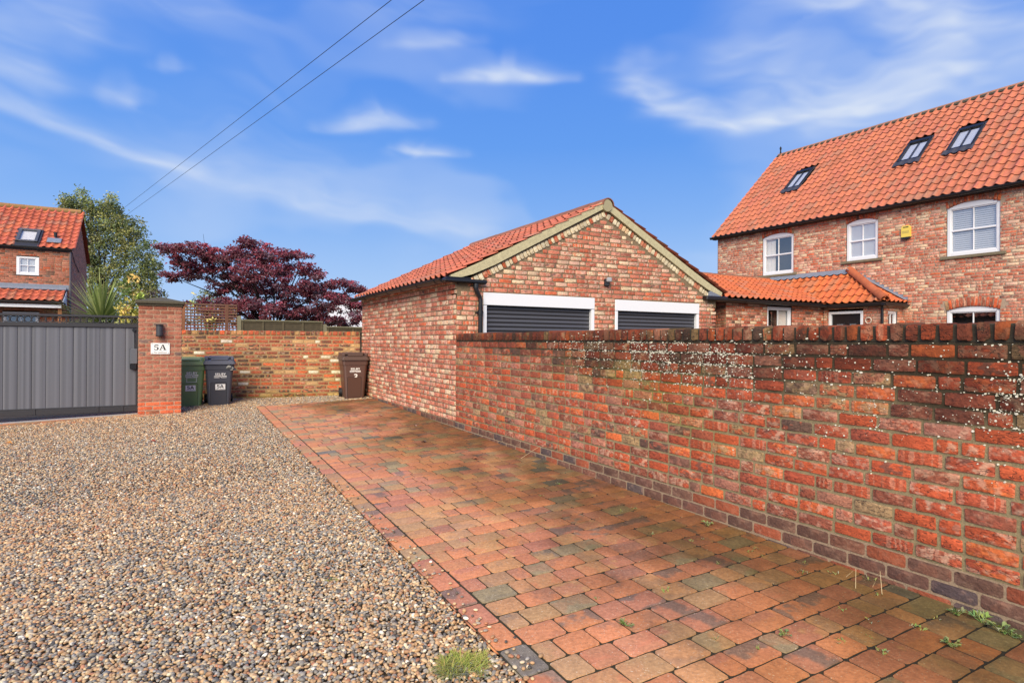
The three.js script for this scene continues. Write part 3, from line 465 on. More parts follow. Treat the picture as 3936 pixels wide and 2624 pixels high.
function tileRoof(parent, f, nU, nV, w, g, set, { skip, clips, seed = 3, most = 300, name = 'tile' } = {}) {
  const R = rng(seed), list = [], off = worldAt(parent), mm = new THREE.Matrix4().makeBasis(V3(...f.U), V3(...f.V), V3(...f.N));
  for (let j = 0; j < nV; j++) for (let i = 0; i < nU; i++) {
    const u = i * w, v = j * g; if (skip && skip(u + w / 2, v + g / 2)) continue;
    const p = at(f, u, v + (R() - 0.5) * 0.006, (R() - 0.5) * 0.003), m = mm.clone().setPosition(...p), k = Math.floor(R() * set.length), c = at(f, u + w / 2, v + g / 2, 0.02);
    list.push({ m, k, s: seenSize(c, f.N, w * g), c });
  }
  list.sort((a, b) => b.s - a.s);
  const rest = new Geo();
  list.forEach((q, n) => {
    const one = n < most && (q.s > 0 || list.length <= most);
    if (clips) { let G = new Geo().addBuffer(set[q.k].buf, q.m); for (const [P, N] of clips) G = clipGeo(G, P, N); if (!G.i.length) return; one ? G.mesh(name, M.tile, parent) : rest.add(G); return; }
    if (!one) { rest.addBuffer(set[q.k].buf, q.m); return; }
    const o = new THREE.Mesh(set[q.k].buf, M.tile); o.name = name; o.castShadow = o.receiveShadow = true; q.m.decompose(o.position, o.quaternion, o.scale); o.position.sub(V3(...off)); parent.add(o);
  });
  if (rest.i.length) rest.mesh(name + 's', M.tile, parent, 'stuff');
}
function ridge(parent, p0, p1, r, c, seed, step = 0.45) {             // half-round ridge tiles end to end, and the mortar bed under them
  const R = rng(seed), L = Math.hypot(...sub(p1, p0)), d = nrm(sub(p1, p0)), side = nrm(cross([0, 1, 0], d)), up = nrm(cross(d, side)), n = Math.max(1, Math.round(L / step));
  for (let k = 0; k < n; k++) {
    const G = new Geo(), a = L * k / n, b = L * (k + 1) / n - 0.006, t = 0.85 + 0.3 * R(), cc = lin(...c).map(x => x * t), rr = r * (0.98 + 0.04 * R()), rows = [];
    for (const [s, e] of [[a, 1], [b, 1]]) { const row = []; for (let q = 0; q <= 10; q++) { const g = (q / 10 - 0.5) * 3.3, m = [0, 1, 2].map(j => side[j] * Math.sin(g) + up[j] * Math.cos(g)); row.push(G.v([0, 1, 2].map(j => p0[j] + d[j] * s + m[j] * rr), m, q * 0.03, s, cc)); } rows.push(row); }
    for (let q = 0; q < 10; q++) G.quad(rows[0][q], rows[0][q + 1], rows[1][q + 1], rows[1][q]);
    for (const [row, s] of [[rows[0], -1], [rows[1], 1]]) { const nn = d.map(x => x * s), out = row.map(j => G.v(G.p.slice(j * 3, j * 3 + 3), nn, 0, 0, cc)), inn = row.map(j => G.v([0, 1, 2].map(m => G.p[j * 3 + m] - G.n[j * 3 + m] * 0.02), nn, 0, 0, cc)); for (let q = 0; q < 10; q++) s < 0 ? G.quad(out[q + 1], out[q], inn[q], inn[q + 1]) : G.quad(out[q], out[q + 1], inn[q + 1], inn[q]); }
    G.mesh('ridge_tile', M.tile, parent);
  }
}
// ------------------------------------------------------------------ windows and doors
function blindSlats(G, f, u0, u1, v0, v1, n) { for (let v = v0 + 0.02; v < v1; v += 0.05) { const q = [[u0, v - 0.0215, n + 0.006], [u1, v - 0.0215, n + 0.006], [u1, v + 0.0215, n - 0.006], [u0, v + 0.0215, n - 0.006]].map(p => at(f, ...p)); G.flat(q, white); G.flat(q.slice().reverse().map(p => [p[0] - f.N[0] * 0.002, p[1], p[2] - f.N[2] * 0.002]), white); } }
// a white box-sash or casement window; rise > 0 arches its head; cols x rows of panes; sash true gives a meeting rail
function windowUnit(parent, f, u0, u1, v0, v1, { rise = 0, cols = 2, rows = 2, jamb = 0.075, n1 = -0.022, sill, inside = 'dark', splay = 0 } = {}) {
  const w = part('window', parent), G = new Geo(), n0 = n1 - 0.07, uc = (u0 + u1) / 2, half = (u1 - u0) / 2, arc = u => v1 + rise * (1 - Math.pow((u - uc) / half, 2));
  block(G, f, u0, u0 + jamb, v0, v1 - 0.02, n0, n1, 0.006); block(G, f, u1 - jamb, u1, v0, v1 - 0.02, n0, n1, 0.006); block(G, f, u0 + jamb, u1 - jamb, v0, v0 + 0.085, n0, n1, 0.006);
  const head = [[u0, v1 - 0.02], [u0 + jamb, v1 - 0.02], [u0 + jamb, v1 - 0.055 + rise * 0.15], [u1 - jamb, v1 - 0.055 + rise * 0.15], [u1 - jamb, v1 - 0.02], [u1, v1 - 0.02]]; for (let k = 0; k <= 12; k++) { const u = u1 + (u0 - u1) * k / 12; head.push([u, arc(u)]); }
  prism(G, f, head, n0, n1 + 0.002); G.mesh('frame', M.pvc, w);
  const a = u0 + jamb, b = u1 - jamb, lo = v0 + 0.085, hi = v1 - 0.055 + rise * 0.15, B = new Geo();
  const mid = (lo + hi) / 2;
  for (let k = 1; k < cols; k++) { const u = mix(a, b, k / cols); block(B, f, u - 0.011, u + 0.011, lo, hi, n1 - 0.06, n1 - 0.022, 0.004); }
  for (let k = 1; k < rows; k++) { const v = mix(lo, hi, k / rows), t = rows === 2 && cols === 2 && rise ? 0.022 : 0.012; block(B, f, a, b, v - t, v + t, n1 - 0.062, n1 - 0.012, 0.005); }
  block(B, f, a, a + 0.024, lo, hi, n1 - 0.062, n1 - 0.018, 0.004); block(B, f, b - 0.024, b, lo, hi, n1 - 0.062, n1 - 0.018, 0.004); block(B, f, a + 0.024, b - 0.024, hi - 0.028, hi, n1 - 0.062, n1 - 0.018, 0.004); block(B, f, a + 0.024, b - 0.024, lo, lo + 0.03, n1 - 0.062, n1 - 0.018, 0.004);
  B.mesh('glazing_bar', M.pvc, w);
  for (let i = 0; i < cols; i++) for (let j = 0; j < rows; j++) { const P = new Geo(), x0 = mix(a, b, i / cols) + 0.012, x1 = mix(a, b, (i + 1) / cols) - 0.012, y0 = mix(lo, hi, j / rows) + 0.012, y1 = mix(lo, hi, (j + 1) / rows) - 0.012, nn = n1 - 0.042; P.flat([[x0, y0], [x1, y0], [x1, y1], [x0, y1]].map(q => at(f, q[0], q[1], nn)), white); P.mesh('pane', M.pane, w); }
  const I = new Geo(), bk = n1 - 0.16;
  if (inside === 'blind') { blindSlats(I, f, a, b, lo, hi, n1 - 0.066); I.mesh('blind', M.blind, w); }
  if (inside === 'sheet') { I.flat([[a, lo], [b, lo], [b, hi], [a, hi]].map(q => at(f, q[0], q[1], n1 - 0.056)), white); I.mesh('blind', M.blind, w); }
  if (inside === 'curtain' || inside === 'curtain_right') { const s = inside === 'curtain' ? [a, a + (b - a) * 0.34] : [b - (b - a) * 0.36, b]; for (let k = 0; k < 12; k++) { const p = mix(s[0], s[1], k / 12), q = mix(s[0], s[1], (k + 1) / 12), z = k % 2 ? 0.018 : 0, y = k % 2 ? 0 : 0.018; I.flat([at(f, p, lo, n1 - 0.1 + z), at(f, q, lo, n1 - 0.1 + y), at(f, q, hi, n1 - 0.1 + y), at(f, p, hi, n1 - 0.1 + z)], white); } I.mesh('curtain', M.curtain, w); }
  const K = new Geo(); K.flat([[u0, v0], [u1, v0], [u1, hi + rise], [u0, hi + rise]].map(q => at(f, q[0], q[1], bk - 0.35)), white); K.mesh('room_back', M.room, w);
  for (const [p, q] of [[[u0, v0], [u0, hi + rise]], [[u1, hi + rise], [u1, v0]], [[u1, v0], [u0, v0]], [[u0, hi + rise], [u1, hi + rise]]]) { const S = new Geo(); S.flat([at(f, p[0], p[1], bk - 0.35), at(f, q[0], q[1], bk - 0.35), at(f, q[0], q[1], n0), at(f, p[0], p[1], n0)], white); S.mesh('reveal', M.room, w); }
  if (sill) { const S = new Geo(); block(S, f, u0 - sill, u1 + sill, v0 - 0.078, v0 - 0.004, -0.06, 0.06, 0.008); S.mesh('sill', M.stone, w); }
  return w;
}
// fanned bricks over an arched opening
function archBricks(list, f, u0, u1, v1, rise, depth, R, fam = 'old', splay = 0.16) {
  const uc = (u0 + u1) / 2, half = (u1 - u0) / 2, n = Math.round((u1 - u0) / 0.075);
  for (let k = 0; k < n; k++) {
    const a = u0 + (u1 - u0) * k / n + 0.004, b = u0 + (u1 - u0) * (k + 1) / n - 0.004, m = (a + b) / 2, t = (m - uc) / half, base = v1 + rise * (1 - t * t), l = depth * (0.96 + 0.08 * R()), tn = 1.0 + 0.4 * R();
    const q = piece(f, a, b, base, base + l, R, { h: 0.012, back: -0.06, bev: 0.004, jit: 0.001, detail: 0, cell: cellOf(fam, R), tint: [tn, tn * 0.95, tn * 0.9], skew: (u, v) => [u + t * splay * (v - base), v + (base === v ? 0 : -rise * 0.2 * t * t)] });
    list.push(q);
  }
}
// ------------------------------------------------------------------ the garage
const EAVE = 0.80, A27 = Math.atan(0.514);
{
  const g = thing('garage', 'double garage of mixed red and cream brick with a pantile gable roof', 'garage', [6.4, gy(3.6, -10), -10.9]);
  const fs = frame([3.63, Y(0), -13.55], [0, 0, 1]), fg = frame([3.63, Y(0), -8.25], [1, 0, 0]), mort = lin(172, 148, 118), mort2 = lin(160, 138, 108);
  const D1 = [0.444, 2.563], D2 = [3.01, 5.04], wallS = part('side_wall', g), wallG = part('gable_wall', g);
  const green = (u, v) => mix3(white, [0.7, 0.72, 0.5], 0.6 * sstep(-0.9, -1.2, v + 0.5 * (fbm(u * 2, v * 3, 2) - 0.5)) * sstep(2.5, 0, u));
  const s = courses(fs, -1.195, EAVE, 0.0767, () => [[0, 5.3]], { seed: 61, fam: 'mixed', mortar: mort, h: 0.009, jit: 0.0025, joint: 0.0125, headers: 0.3, vary: 0.16, loose: 0.1, colAt: green });
  const fs2 = frame([3.608, Y(0), -13.55], [0, 0, 1]), s2 = courses(fs2, EAVE, EAVE + 0.153, 0.0767, () => [[0, 5.3]], { seed: 62, fam: 'mixed', mortar: mort, h: 0.009, jit: 0.0025, joint: 0.0125, headers: 0.25, vary: 0.16 });
  const pl = plinth(fs, 0, 5.29, 63); s.mortar.add(s2.mortar).add(pl.mortar);
  { const G = s.mortar; G.flat([at(fs2, 0, EAVE, 0), at(fs2, 5.3, EAVE, 0), at(fs2, 5.3, EAVE, -0.03), at(fs2, 0, EAVE, -0.03)].reverse(), mort); block(G, fs2, 5.27, 5.3, EAVE, EAVE + 0.15, -0.03, -0.0005, 0.001, mort); }
  s.mortar.mesh('mortar', M.mortar, wallS); pieces(s.list.concat(s2.list), 'brick', M.brick, wallS, 'bricks'); pieces(pl.list, 'plinth_brick', M.brick, wallS, 'plinth_bricks');
  const lim = t => (t - 0.735) / 0.514, open = [[D1[0], D1[1], -2, 0.765], [D2[0], D2[1], -2, 0.755]];
  const b = courses(fg, -0.1215, 2.22, 0.0745, (v, t) => { const a = Math.max(0, lim(t)), z = 5.5 - a; return z - a < 0.06 ? [] : holes(a, z, open)(v, t); }, { seed: 64, fam: 'mixed', mortar: mort2, h: 0.009, jit: 0.0025, joint: 0.013, headers: 0.14, vary: 0.1, loose: 0.06, seg: 3 });
  { const G = b.mortar, c = mort2; prism(G, fg, [[0, 0.66], [5.5, 0.66], [5.5, 0.86], [2.75, 2.3], [0, 0.86]].filter((_, k) => 1), -0.2, -0.0025, c); }
  b.mortar.mesh('mortar', M.mortar, wallG);
  const R = rng(65), dent = [];
  for (const sgn of [1, -1]) { const f = sgn > 0 ? frame(at(fg, 0, 0.86, 0), [Math.cos(A27), Math.sin(A27), 0], [-Math.sin(A27), Math.cos(A27), 0]) : frame(at(fg, 2.75, 2.3, 0), [Math.cos(A27), -Math.sin(A27), 0], [Math.sin(A27), Math.cos(A27), 0]); const t0 = sgn > 0 ? 0.16 : 0.04, t1 = sgn > 0 ? 3.06 : 2.94; for (let t = t0; t < t1;) { const l = 0.062 + 0.025 * R(), k = R() < 0.75 ? 1.25 : 0.95; dent.push(piece(f, t + 0.006, t + l - 0.006, -0.118 + R() * 0.012, -0.008, R, { h: 0.016, bev: 0.006, jit: 0.004, cell: cellOf(R() < 0.68 ? 'pale' : 'mixed', R), tint: [k * 0.8, k * 0.78, k * 0.68] })); t += l; } }
  pieces(b.list.concat(dent), 'brick', M.brick, wallG, 'bricks');
  { const G = new Geo(), c = lin(120, 100, 84); block(G, fs, 0, 5.2, -1.65, EAVE, -5.45, -0.012, 0.003, c); block(G, fg, 0.02, D1[0], -1.65, 0.8, -0.3, -0.004, 0.002, mort2); block(G, fg, D1[1], D2[0], -1.65, 0.8, -0.3, -0.004, 0.002, mort2); block(G, fg, D2[1], 5.5, -1.65, 0.8, -0.3, -0.004, 0.002, mort2); prism(G, fg, [[0.05, 0.8], [5.45, 0.8], [2.75, 2.24]], -5.25, -0.1, c); const fe = frame([9.13, Y(0), -8.25], [0, 0, -1]); block(G, fe, 0, 5.3, -1.65, 0.9, -0.1, -0.001, 0.002, mort2); G.mesh('core', M.mortar, g); }
  // verges: a band of pale cement under the tile ends
  for (const sgn of [1, -1]) { const X = u => sgn > 0 ? u : 5.5 - u, G = new Geo(), lo = [[-0.10, 0.925], [0.25, 1.03], [0.62, 1.195], [2.75, 2.315]], hi = [[2.75, 2.445], [0.62, 1.345], [0.25, 1.165], [-0.12, 0.995]]; let pts = lo.concat(hi).map(p => [X(p[0]), p[1]]); if (sgn < 0) pts = pts.reverse(); prism(G, fg, pts, -0.02, 0.052); G.mesh('verge', M.cement, g); }
  { const G = new Geo(); tube(G, [at(fg, 2.78, 2.36, -0.3), at(fg, 2.78, 2.36, 0.075)], 0.105, 14); G.mesh('ridge_end', M.cement, g); }
  // roof
  const roof = part('roof', g), sl = 0.485, al = Math.atan(sl), c = Math.cos(al), sn = Math.sin(al), set = tileSet(0.2175, 0.2935, [210, 120, 90], 9, 0.24);
  { const G = new Geo(), q = lin(70, 52, 44); G.flat([[3.5, Y(0.955), -8.22], [6.43, Y(2.37), -8.22], [6.43, Y(2.37), -13.62], [3.5, Y(0.955), -13.62]], q); G.flat([[9.36, Y(0.955), -8.22], [9.36, Y(0.955), -13.62], [6.43, Y(2.37), -13.62], [6.43, Y(2.37), -8.22]], q); G.flat([[3.64, Y(0.7), -13.56], [6.43, Y(2.36), -13.56], [9.2, Y(0.7), -13.56]], lin(150, 110, 90)); G.mesh('underlay', M.mortar, roof); }
  tileRoof(roof, frame([3.48, Y(0.962), -13.63], [0, 0, 1], [c, sn, 0]), 25, 11, 0.2175, 0.2935, set, { seed: 66 });
  tileRoof(roof, frame([9.38, Y(0.962), -8.19], [0, 0, -1], [-c, sn, 0]), 25, 11, 0.2175, 0.2935, set, { seed: 67, name: 'rear_tile' });
  ridge(roof, [6.43, Y(2.37), -8.17], [6.43, Y(2.37), -13.62], 0.125, [158, 104, 82], 68);
  // rainwater goods
  const gut = part('gutter', g); { const f = frame([3.435, Y(0.945), -13.68], [0, 0, 1]), G = new Geo(); gutter(G, f, 0, 5.36, 0.06); G.mesh('channel', M.black, gut); for (let k = 0; k < 7; k++) { const B = new Geo(); gutter(B, f, 0.28 + k * 0.8, 0.34 + k * 0.8, 0.067); B.mesh('bracket', M.black, gut); } }
  { const G = new Geo(); block(G, fg, -0.24, 0.47, 0.885, 0.945, -0.02, 0.11, 0.018); block(G, fg, -0.2, 0.2, 0.945, 0.968, 0.0, 0.09, 0.01); G.mesh('gutter_return', M.black, gut); const G2 = new Geo(); block(G2, fg, 5.14, 5.72, 0.83, 0.915, -0.02, 0.12, 0.018); G2.mesh('gutter_return', M.black, gut); const G3 = new Geo(); prism(G3, fg, [[5.26, 0.915], [5.6, 0.915], [5.3, 1.04]], 0.01, 0.05); G3.mesh('flashing', M.lead, g); }
  { const p = part('downpipe', g), G = new Geo(); tube(G, [[0.29, 0.88, 0.07], [0.29, 0.80, 0.07], [0.31, 0.755, 0.066], [0.355, 0.69, 0.058], [0.372, 0.65, 0.055], [0.372, -0.6, 0.055]].map(q => at(fg, ...q)), 0.034, 12); G.mesh('pipe', M.black, p); const B = new Geo(); tube(B, [at(fg, 0.372, 0.48, 0.055), at(fg, 0.372, 0.42, 0.055)], 0.042, 12); block(B, fg, 0.31, 0.43, 0.435, 0.465, 0, 0.05, 0.004); tube(B, [at(fg, 0.29, 0.885, 0.07), at(fg, 0.29, 0.815, 0.07)], 0.044, 12); B.mesh('collar', M.black, p); }
  // roller doors
  for (const [[u0, u1], top] of [[D1, 0.763], [D2, 0.755]]) {
    const d = part('garage_door', g), F = new Geo(); block(F, fg, u0, u1, top - 0.192, top, -0.06, 0.02, 0.006); F.mesh('fascia', M.pvc, d);
    const J = new Geo(); block(J, fg, u0, u0 + 0.062, -1.3, top - 0.195, -0.06, 0.014, 0.005); block(J, fg, u1 - 0.062, u1, -1.3, top - 0.195, -0.06, 0.014, 0.005); J.mesh('frame', M.pvc, d);
    for (let k = 0; k < 14; k++) { const G = new Geo(), v1 = top - 0.197 - k * 0.0665, a = []; for (let q = 0; q <= 7; q++) { const t = q / 7, ang = (t - 0.5) * 2.4; for (const [n, u] of [[0, u0 + 0.06], [1, u1 - 0.06]]) a.push(G.v(at(fg, u, v1 - 0.0665 + 0.0645 * t, -0.062 + 0.013 * Math.cos((t - 0.5) * Math.PI)), dir(fg, 0, Math.sin(ang), Math.cos(ang)), u, t * 0.07, white)); } for (let q = 0; q < 7; q++) G.quad(a[q * 2], a[q * 2 + 1], a[q * 2 + 3], a[q * 2 + 2]); G.mesh('slat', M.slat, d); }
    const K = new Geo(); block(K, fg, u0 + 0.05, u1 - 0.05, -1.4, top - 0.19, -0.09, -0.0635, 0.002); K.mesh('backing', M.dark, d);
  }
  const l = thing('security_light', 'small white floodlight fixed on the brick gable of the garage', 'light', at(fg, 2.86, 1.075, 0)); { const f = frame(at(fg, 2.86, 1.075, 0), nrm([1, 0, 0.45])), G = new Geo(); block(G, f, -0.05, 0.045, -0.03, 0.05, 0.04, 0.11, 0.016); G.mesh('lamp_housing', std(col(150, 152, 156), 0.4), l); const H = new Geo(); block(H, f, -0.085, 0.01, -0.1, 0.03, 0.02, 0.07, 0.012); tube(H, [at(f, -0.02, -0.06, 0.05), at(f, -0.02, -0.06, -0.02)], 0.035, 10); H.mesh('bracket', M.black, l); }
  { const t = thing('cable', 'thin black cable running down the corner where end wall meets garage', 'cable', [3.6, Y(-0.4), -13.58]), G = new Geo(); tube(G, [[3.585, Y(0.22), -13.56], [3.59, Y(-0.1), -13.55], [3.58, Y(-0.6), -13.56], [3.59, Y(-1.2), -13.56]], 0.011, 6); G.mesh('cable_run', M.black, t); }
}
// ------------------------------------------------------------------ the main house, its porch and the link to the garage
const TH = 1.87 * Math.PI / 180, dh = [-Math.sin(TH), 0, -Math.cos(TH)], nh = [Math.cos(TH), 0, -Math.sin(TH)];
const HP = (s, d, y) => [nh[0] * d + dh[0] * s, Y(y), nh[2] * d + dh[2] * s];
const neg = v => v.map(x => -x);
{
  const h = thing('house', 'tall red brick house with a steep pantile roof and three roof windows', 'house', HP(7.5, 20, -1.4).map((x, k) => k === 1 ? 0.15 : x));
  const f = frame(HP(14.3, 17, 0), neg(dh)), us = s => 14.3 - s, mort = lin(212, 186, 160), wall = part('wall', h), R = rng(71);
  const W = [[us(12.505), us(11.405), 2.213, 3.425, 0.09], [us(9.755), us(8.885), 2.373, 3.43, 0.085], [us(7.23), us(6.128), 2.206, 3.405, 0.1], [us(7.226), us(6.122), -0.4, 0.86, 0.085], [us(3.6), us(2.5), 2.2, 3.4, 0.1]];
  const open = W.flatMap(([a, b, lo, hi, r]) => { const o = [[a, b, lo - 0.07, hi]]; for (let k = 0; k < 3; k++) { const w = (b - a) / 2 * Math.sqrt(1 - k / 3), c = (a + b) / 2; o.push([c - w, c + w, hi + r * k / 3 - 0.02, hi + r * (k + 1) / 3]); } return o; });
  const b = courses(f, 0.345, 3.72, 0.075, holes(0, 14.3, open), { seed: 72, fam: 'mixed', mortar: mort, h: 0.009, jit: 0.0025, joint: 0.0125, headers: 0.3, vary: 0.2, loose: 0.12, seg: 4 });
  const arches = []; W.forEach(([a, c, , hi, r], k) => archBricks(arches, f, a - 0.01, c + 0.01, hi + 0.004, r, k === 3 ? 0.23 : 0.17, R));
  // drop the bricks that the arches replace
  const keep = b.list.filter(q => !W.some(([a, c, , hi, r], k) => { const u = (q.c[0] - f.o[0]) * f.U[0] + (q.c[2] - f.o[2]) * f.U[2], v = q.c[1] - CY, m = (a + c) / 2, hw = (c - a) / 2 + 0.08; const t = (u - m) / hw; return Math.abs(t) < 1 && v > hi - 0.05 && v < hi + r * (1 - t * t) + (k === 3 ? 0.21 : 0.15); }));
  b.mortar.mesh('mortar', M.mortar, wall); pieces(keep.concat(arches), 'brick', M.brick, wall, 'bricks');
  { const G = new Geo(), c = lin(150, 110, 90); block(G, f, 0.02, 14.6, -1.7, 3.66, -7.34, -0.62, 0.01, c); prism(G, frame(HP(14.29, 17, 0), nh), [[0.03, 3.66], [7.3, 3.66], [3.67, 6.98]], 0.02, 14.5, c); block(G, f, 0.0, 0.6, -1.7, 3.7, -0.7, -0.004, 0.003, mort); block(G, f, 0.02, 14.5, -1.7, 0.345, -0.7, -0.004, 0.003, c); block(G, f, 0.3, 14.5, 3.66, 3.72, -0.7, -0.003, 0.003, mort); G.mesh('core', M.mortar, h); const E = new Geo(); const fe = frame(HP(14.31, 17.0, 0), nh); E.flat([[0, -1.7], [7.34, -1.7], [7.34, 3.7], [3.67, 7.05], [0, 3.7]].map(p => at(fe, p[0], p[1], 0)).reverse(), c); E.mesh('end_wall', M.mortar, h); }
  windowUnit(h, f, W[0][0], W[0][1], W[0][2], W[0][3], { rise: W[0][4], sill: 0.13, inside: 'curtain' });
  windowUnit(h, f, W[1][0], W[1][1], W[1][2], W[1][3], { rise: W[1][4], sill: 0.13, inside: 'sheet' });
  windowUnit(h, f, W[2][0], W[2][1], W[2][2], W[2][3], { rise: W[2][4], sill: 0.13, inside: 'blind' });
  windowUnit(h, f, W[3][0], W[3][1], W[3][2], W[3][3], { rise: W[3][4], sill: 0.13 });
  windowUnit(h, f, W[4][0], W[4][1], W[4][2], W[4][3], { rise: W[4][4], sill: 0.13, inside: 'blind' });
  // roof
  const P = Math.atan(3.5 / 3.67), cp = Math.cos(P), sp = Math.sin(P), roof = part('roof', h), V = [nh[0] * cp, sp, nh[2] * cp], fr = frame(HP(14.42, 16.84, 3.705), neg(dh), V), w = 0.2187, gg = 0.3125, ur = s => 14.42 - s;
  const sky = [[12.10, 12.69], [8.49, 9.08], [7.225, 7.82]];
  tileRoof(roof, fr, 66, 16, w, gg, tileSet(w, gg, [208, 122, 92], 9, 0.24), { seed: 73, skip: (u, v) => sky.some(([a, c]) => u > ur(c) - 0.06 && u < ur(a) + 0.06 && v > 2.04 && v < 3.30) });
  { const G = new Geo(), q = lin(70, 52, 44), fb = frame(HP(14.42, 24.3, 3.705), dh, [-nh[0] * cp, sp, -nh[2] * cp]); G.flat([at(fr, 0, 0.05, -0.012), at(fr, 14.5, 0.05, -0.012), at(fr, 14.5, 5.06, -0.012), at(fr, 0, 5.06, -0.012)], q); G.flat([at(fb, 0, 0, 0), at(fb, 0, 5.1, 0), at(fb, -14.5, 5.1, 0), at(fb, -14.5, 0, 0)], lin(200, 100, 70)); G.mesh('underlay', M.mortar, roof); const B = new Geo(); block(B, fr, 0, 14.45, 4.93, 5.07, -0.01, 0.045, 0.004, lin(86, 80, 62)); B.mesh('mortar_bed', M.mortar, roof); }
  ridge(roof, at(fr, 0.0, 5.10, -0.05), at(fr, 14.5, 5.10, -0.05), 0.105, [172, 124, 98], 74);
  for (const [a, c] of sky) {
    const k = part('roof_window', h), u0 = ur(c), u1 = ur(a), F = new Geo(); block(F, fr, u0, u0 + 0.048, 2.17, 3.17, 0, 0.105, 0.008); block(F, fr, u1 - 0.048, u1, 2.17, 3.17, 0, 0.105, 0.008); block(F, fr, u0, u1, 3.08, 3.19, 0, 0.115, 0.008); block(F, fr, u0, u1, 2.15, 2.22, 0, 0.09, 0.008); block(F, fr, (u0 + u1) / 2 - 0.01, (u0 + u1) / 2 + 0.01, 2.21, 3.09, 0.05, 0.088, 0.004); F.mesh('frame', M.black, k);
    for (const [p, q] of [[u0 + 0.048, (u0 + u1) / 2 - 0.01], [(u0 + u1) / 2 + 0.01, u1 - 0.048]]) { const G = new Geo(); G.flat([[p, 2.22], [q, 2.22], [q, 3.08], [p, 3.08]].map(z => at(fr, z[0], z[1], 0.07)), white); G.mesh('pane', M.pane, k); const I = new Geo(); I.flat([[p, 2.22], [q, 2.22], [q, 3.08], [p, 3.08]].map(z => at(fr, z[0], z[1], 0.03)), white); I.mesh('blind', M.blind, k); }
    const A = new Geo(), nn = 12; for (let i = 0; i < nn; i++) { const p = u0 - 0.06 + (u1 - u0 + 0.12) * i / nn, q = u0 - 0.06 + (u1 - u0 + 0.12) * (i + 1) / nn, z = x => 0.09 + 0.012 * Math.sin(x / w * 6.283 + 2.2); A.flat([at(fr, p, 1.94 + 0.02 * Math.sin(i * 2), z(p)), at(fr, q, 1.94 + 0.02 * Math.sin(i * 2 + 2), z(q)), at(fr, q, 2.18, 0.088), at(fr, p, 2.18, 0.088)], white); } for (const [p, q] of [[u0 - 0.035, u0], [u1, u1 + 0.035]]) A.flat([[p, 2.02], [q, 2.02], [q, 3.28], [p, 3.28]].map(z => at(fr, z[0], z[1], 0.075)), white); A.flat([[u0 - 0.035, 3.17], [u1 + 0.035, 3.17], [u1 + 0.035, 3.26], [u0 - 0.035, 3.26]].map(z => at(fr, z[0], z[1], 0.075)), white); A.mesh('apron', std(col(58, 58, 66), 0.6), k);
  }
  { const fgu = frame(HP(14.42, 16.8, 3.7), neg(dh)), p = part('gutter', h), G = new Geo(); gutter(G, fgu, -0.03, 14.5, 0.062); block(G, fgu, 0, 14.5, -0.07, 0.03, -0.2, -0.055, 0.004); G.mesh('channel', M.black, p); for (let k = 0; k < 15; k++) { const B = new Geo(); gutter(B, fgu, 0.5 + k, 0.56 + k, 0.068); B.mesh('bracket', M.black, p); } }
  { const G = new Geo(), p = at(fr, 0.1, 5.12, 0.05); tube(G, [p, [p[0], p[1] + 0.1, p[2]], [p[0], p[1] + 0.2, p[2]], [p[0], p[1] + 0.27, p[2]]], t => [0.035, 0.02, 0.04, 0.006][Math.round(t * 3)], 8); G.mesh('finial', M.dark, roof); }
  // alarm box
  const a = thing('alarm_box', 'yellow and black burglar alarm box high on the house wall', 'alarm', at(f, us(8.15), 2.96, 0.0)); { const u = us(8.15), Gy = new Geo(), Gb = new Geo(), Gp = new Geo(); prism(Gy, f, [[u - 0.108, 2.83], [u + 0.108, 2.83], [u + 0.108, 3.08], [u + 0.075, 3.13], [u - 0.075, 3.13], [u - 0.108, 3.08]], 0.0, 0.075); Gy.mesh('cover', std(col(224, 200, 92), 0.5), a); prism(Gb, f, [[u - 0.1, 2.795], [u - 0.06, 2.77], [u + 0.06, 2.77], [u + 0.1, 2.795], [u + 0.108, 2.829], [u - 0.108, 2.829]], 0.0, 0.085); block(Gb, f, u - 0.06, u + 0.07, 3.075, 3.1, 0.072, 0.079, 0.002); Gb.mesh('base', M.black, a); for (let k = 0; k < 2; k++) for (let j = 0; j < 9; j++) block(Gp, f, u - 0.085 + j * 0.019, u - 0.085 + j * 0.019 + 0.012, 2.93 + k * 0.035, 2.952 + k * 0.035, 0.074, 0.0775, 0.001); Gp.mesh('print', std(col(150, 140, 90), 0.6), a); }
}
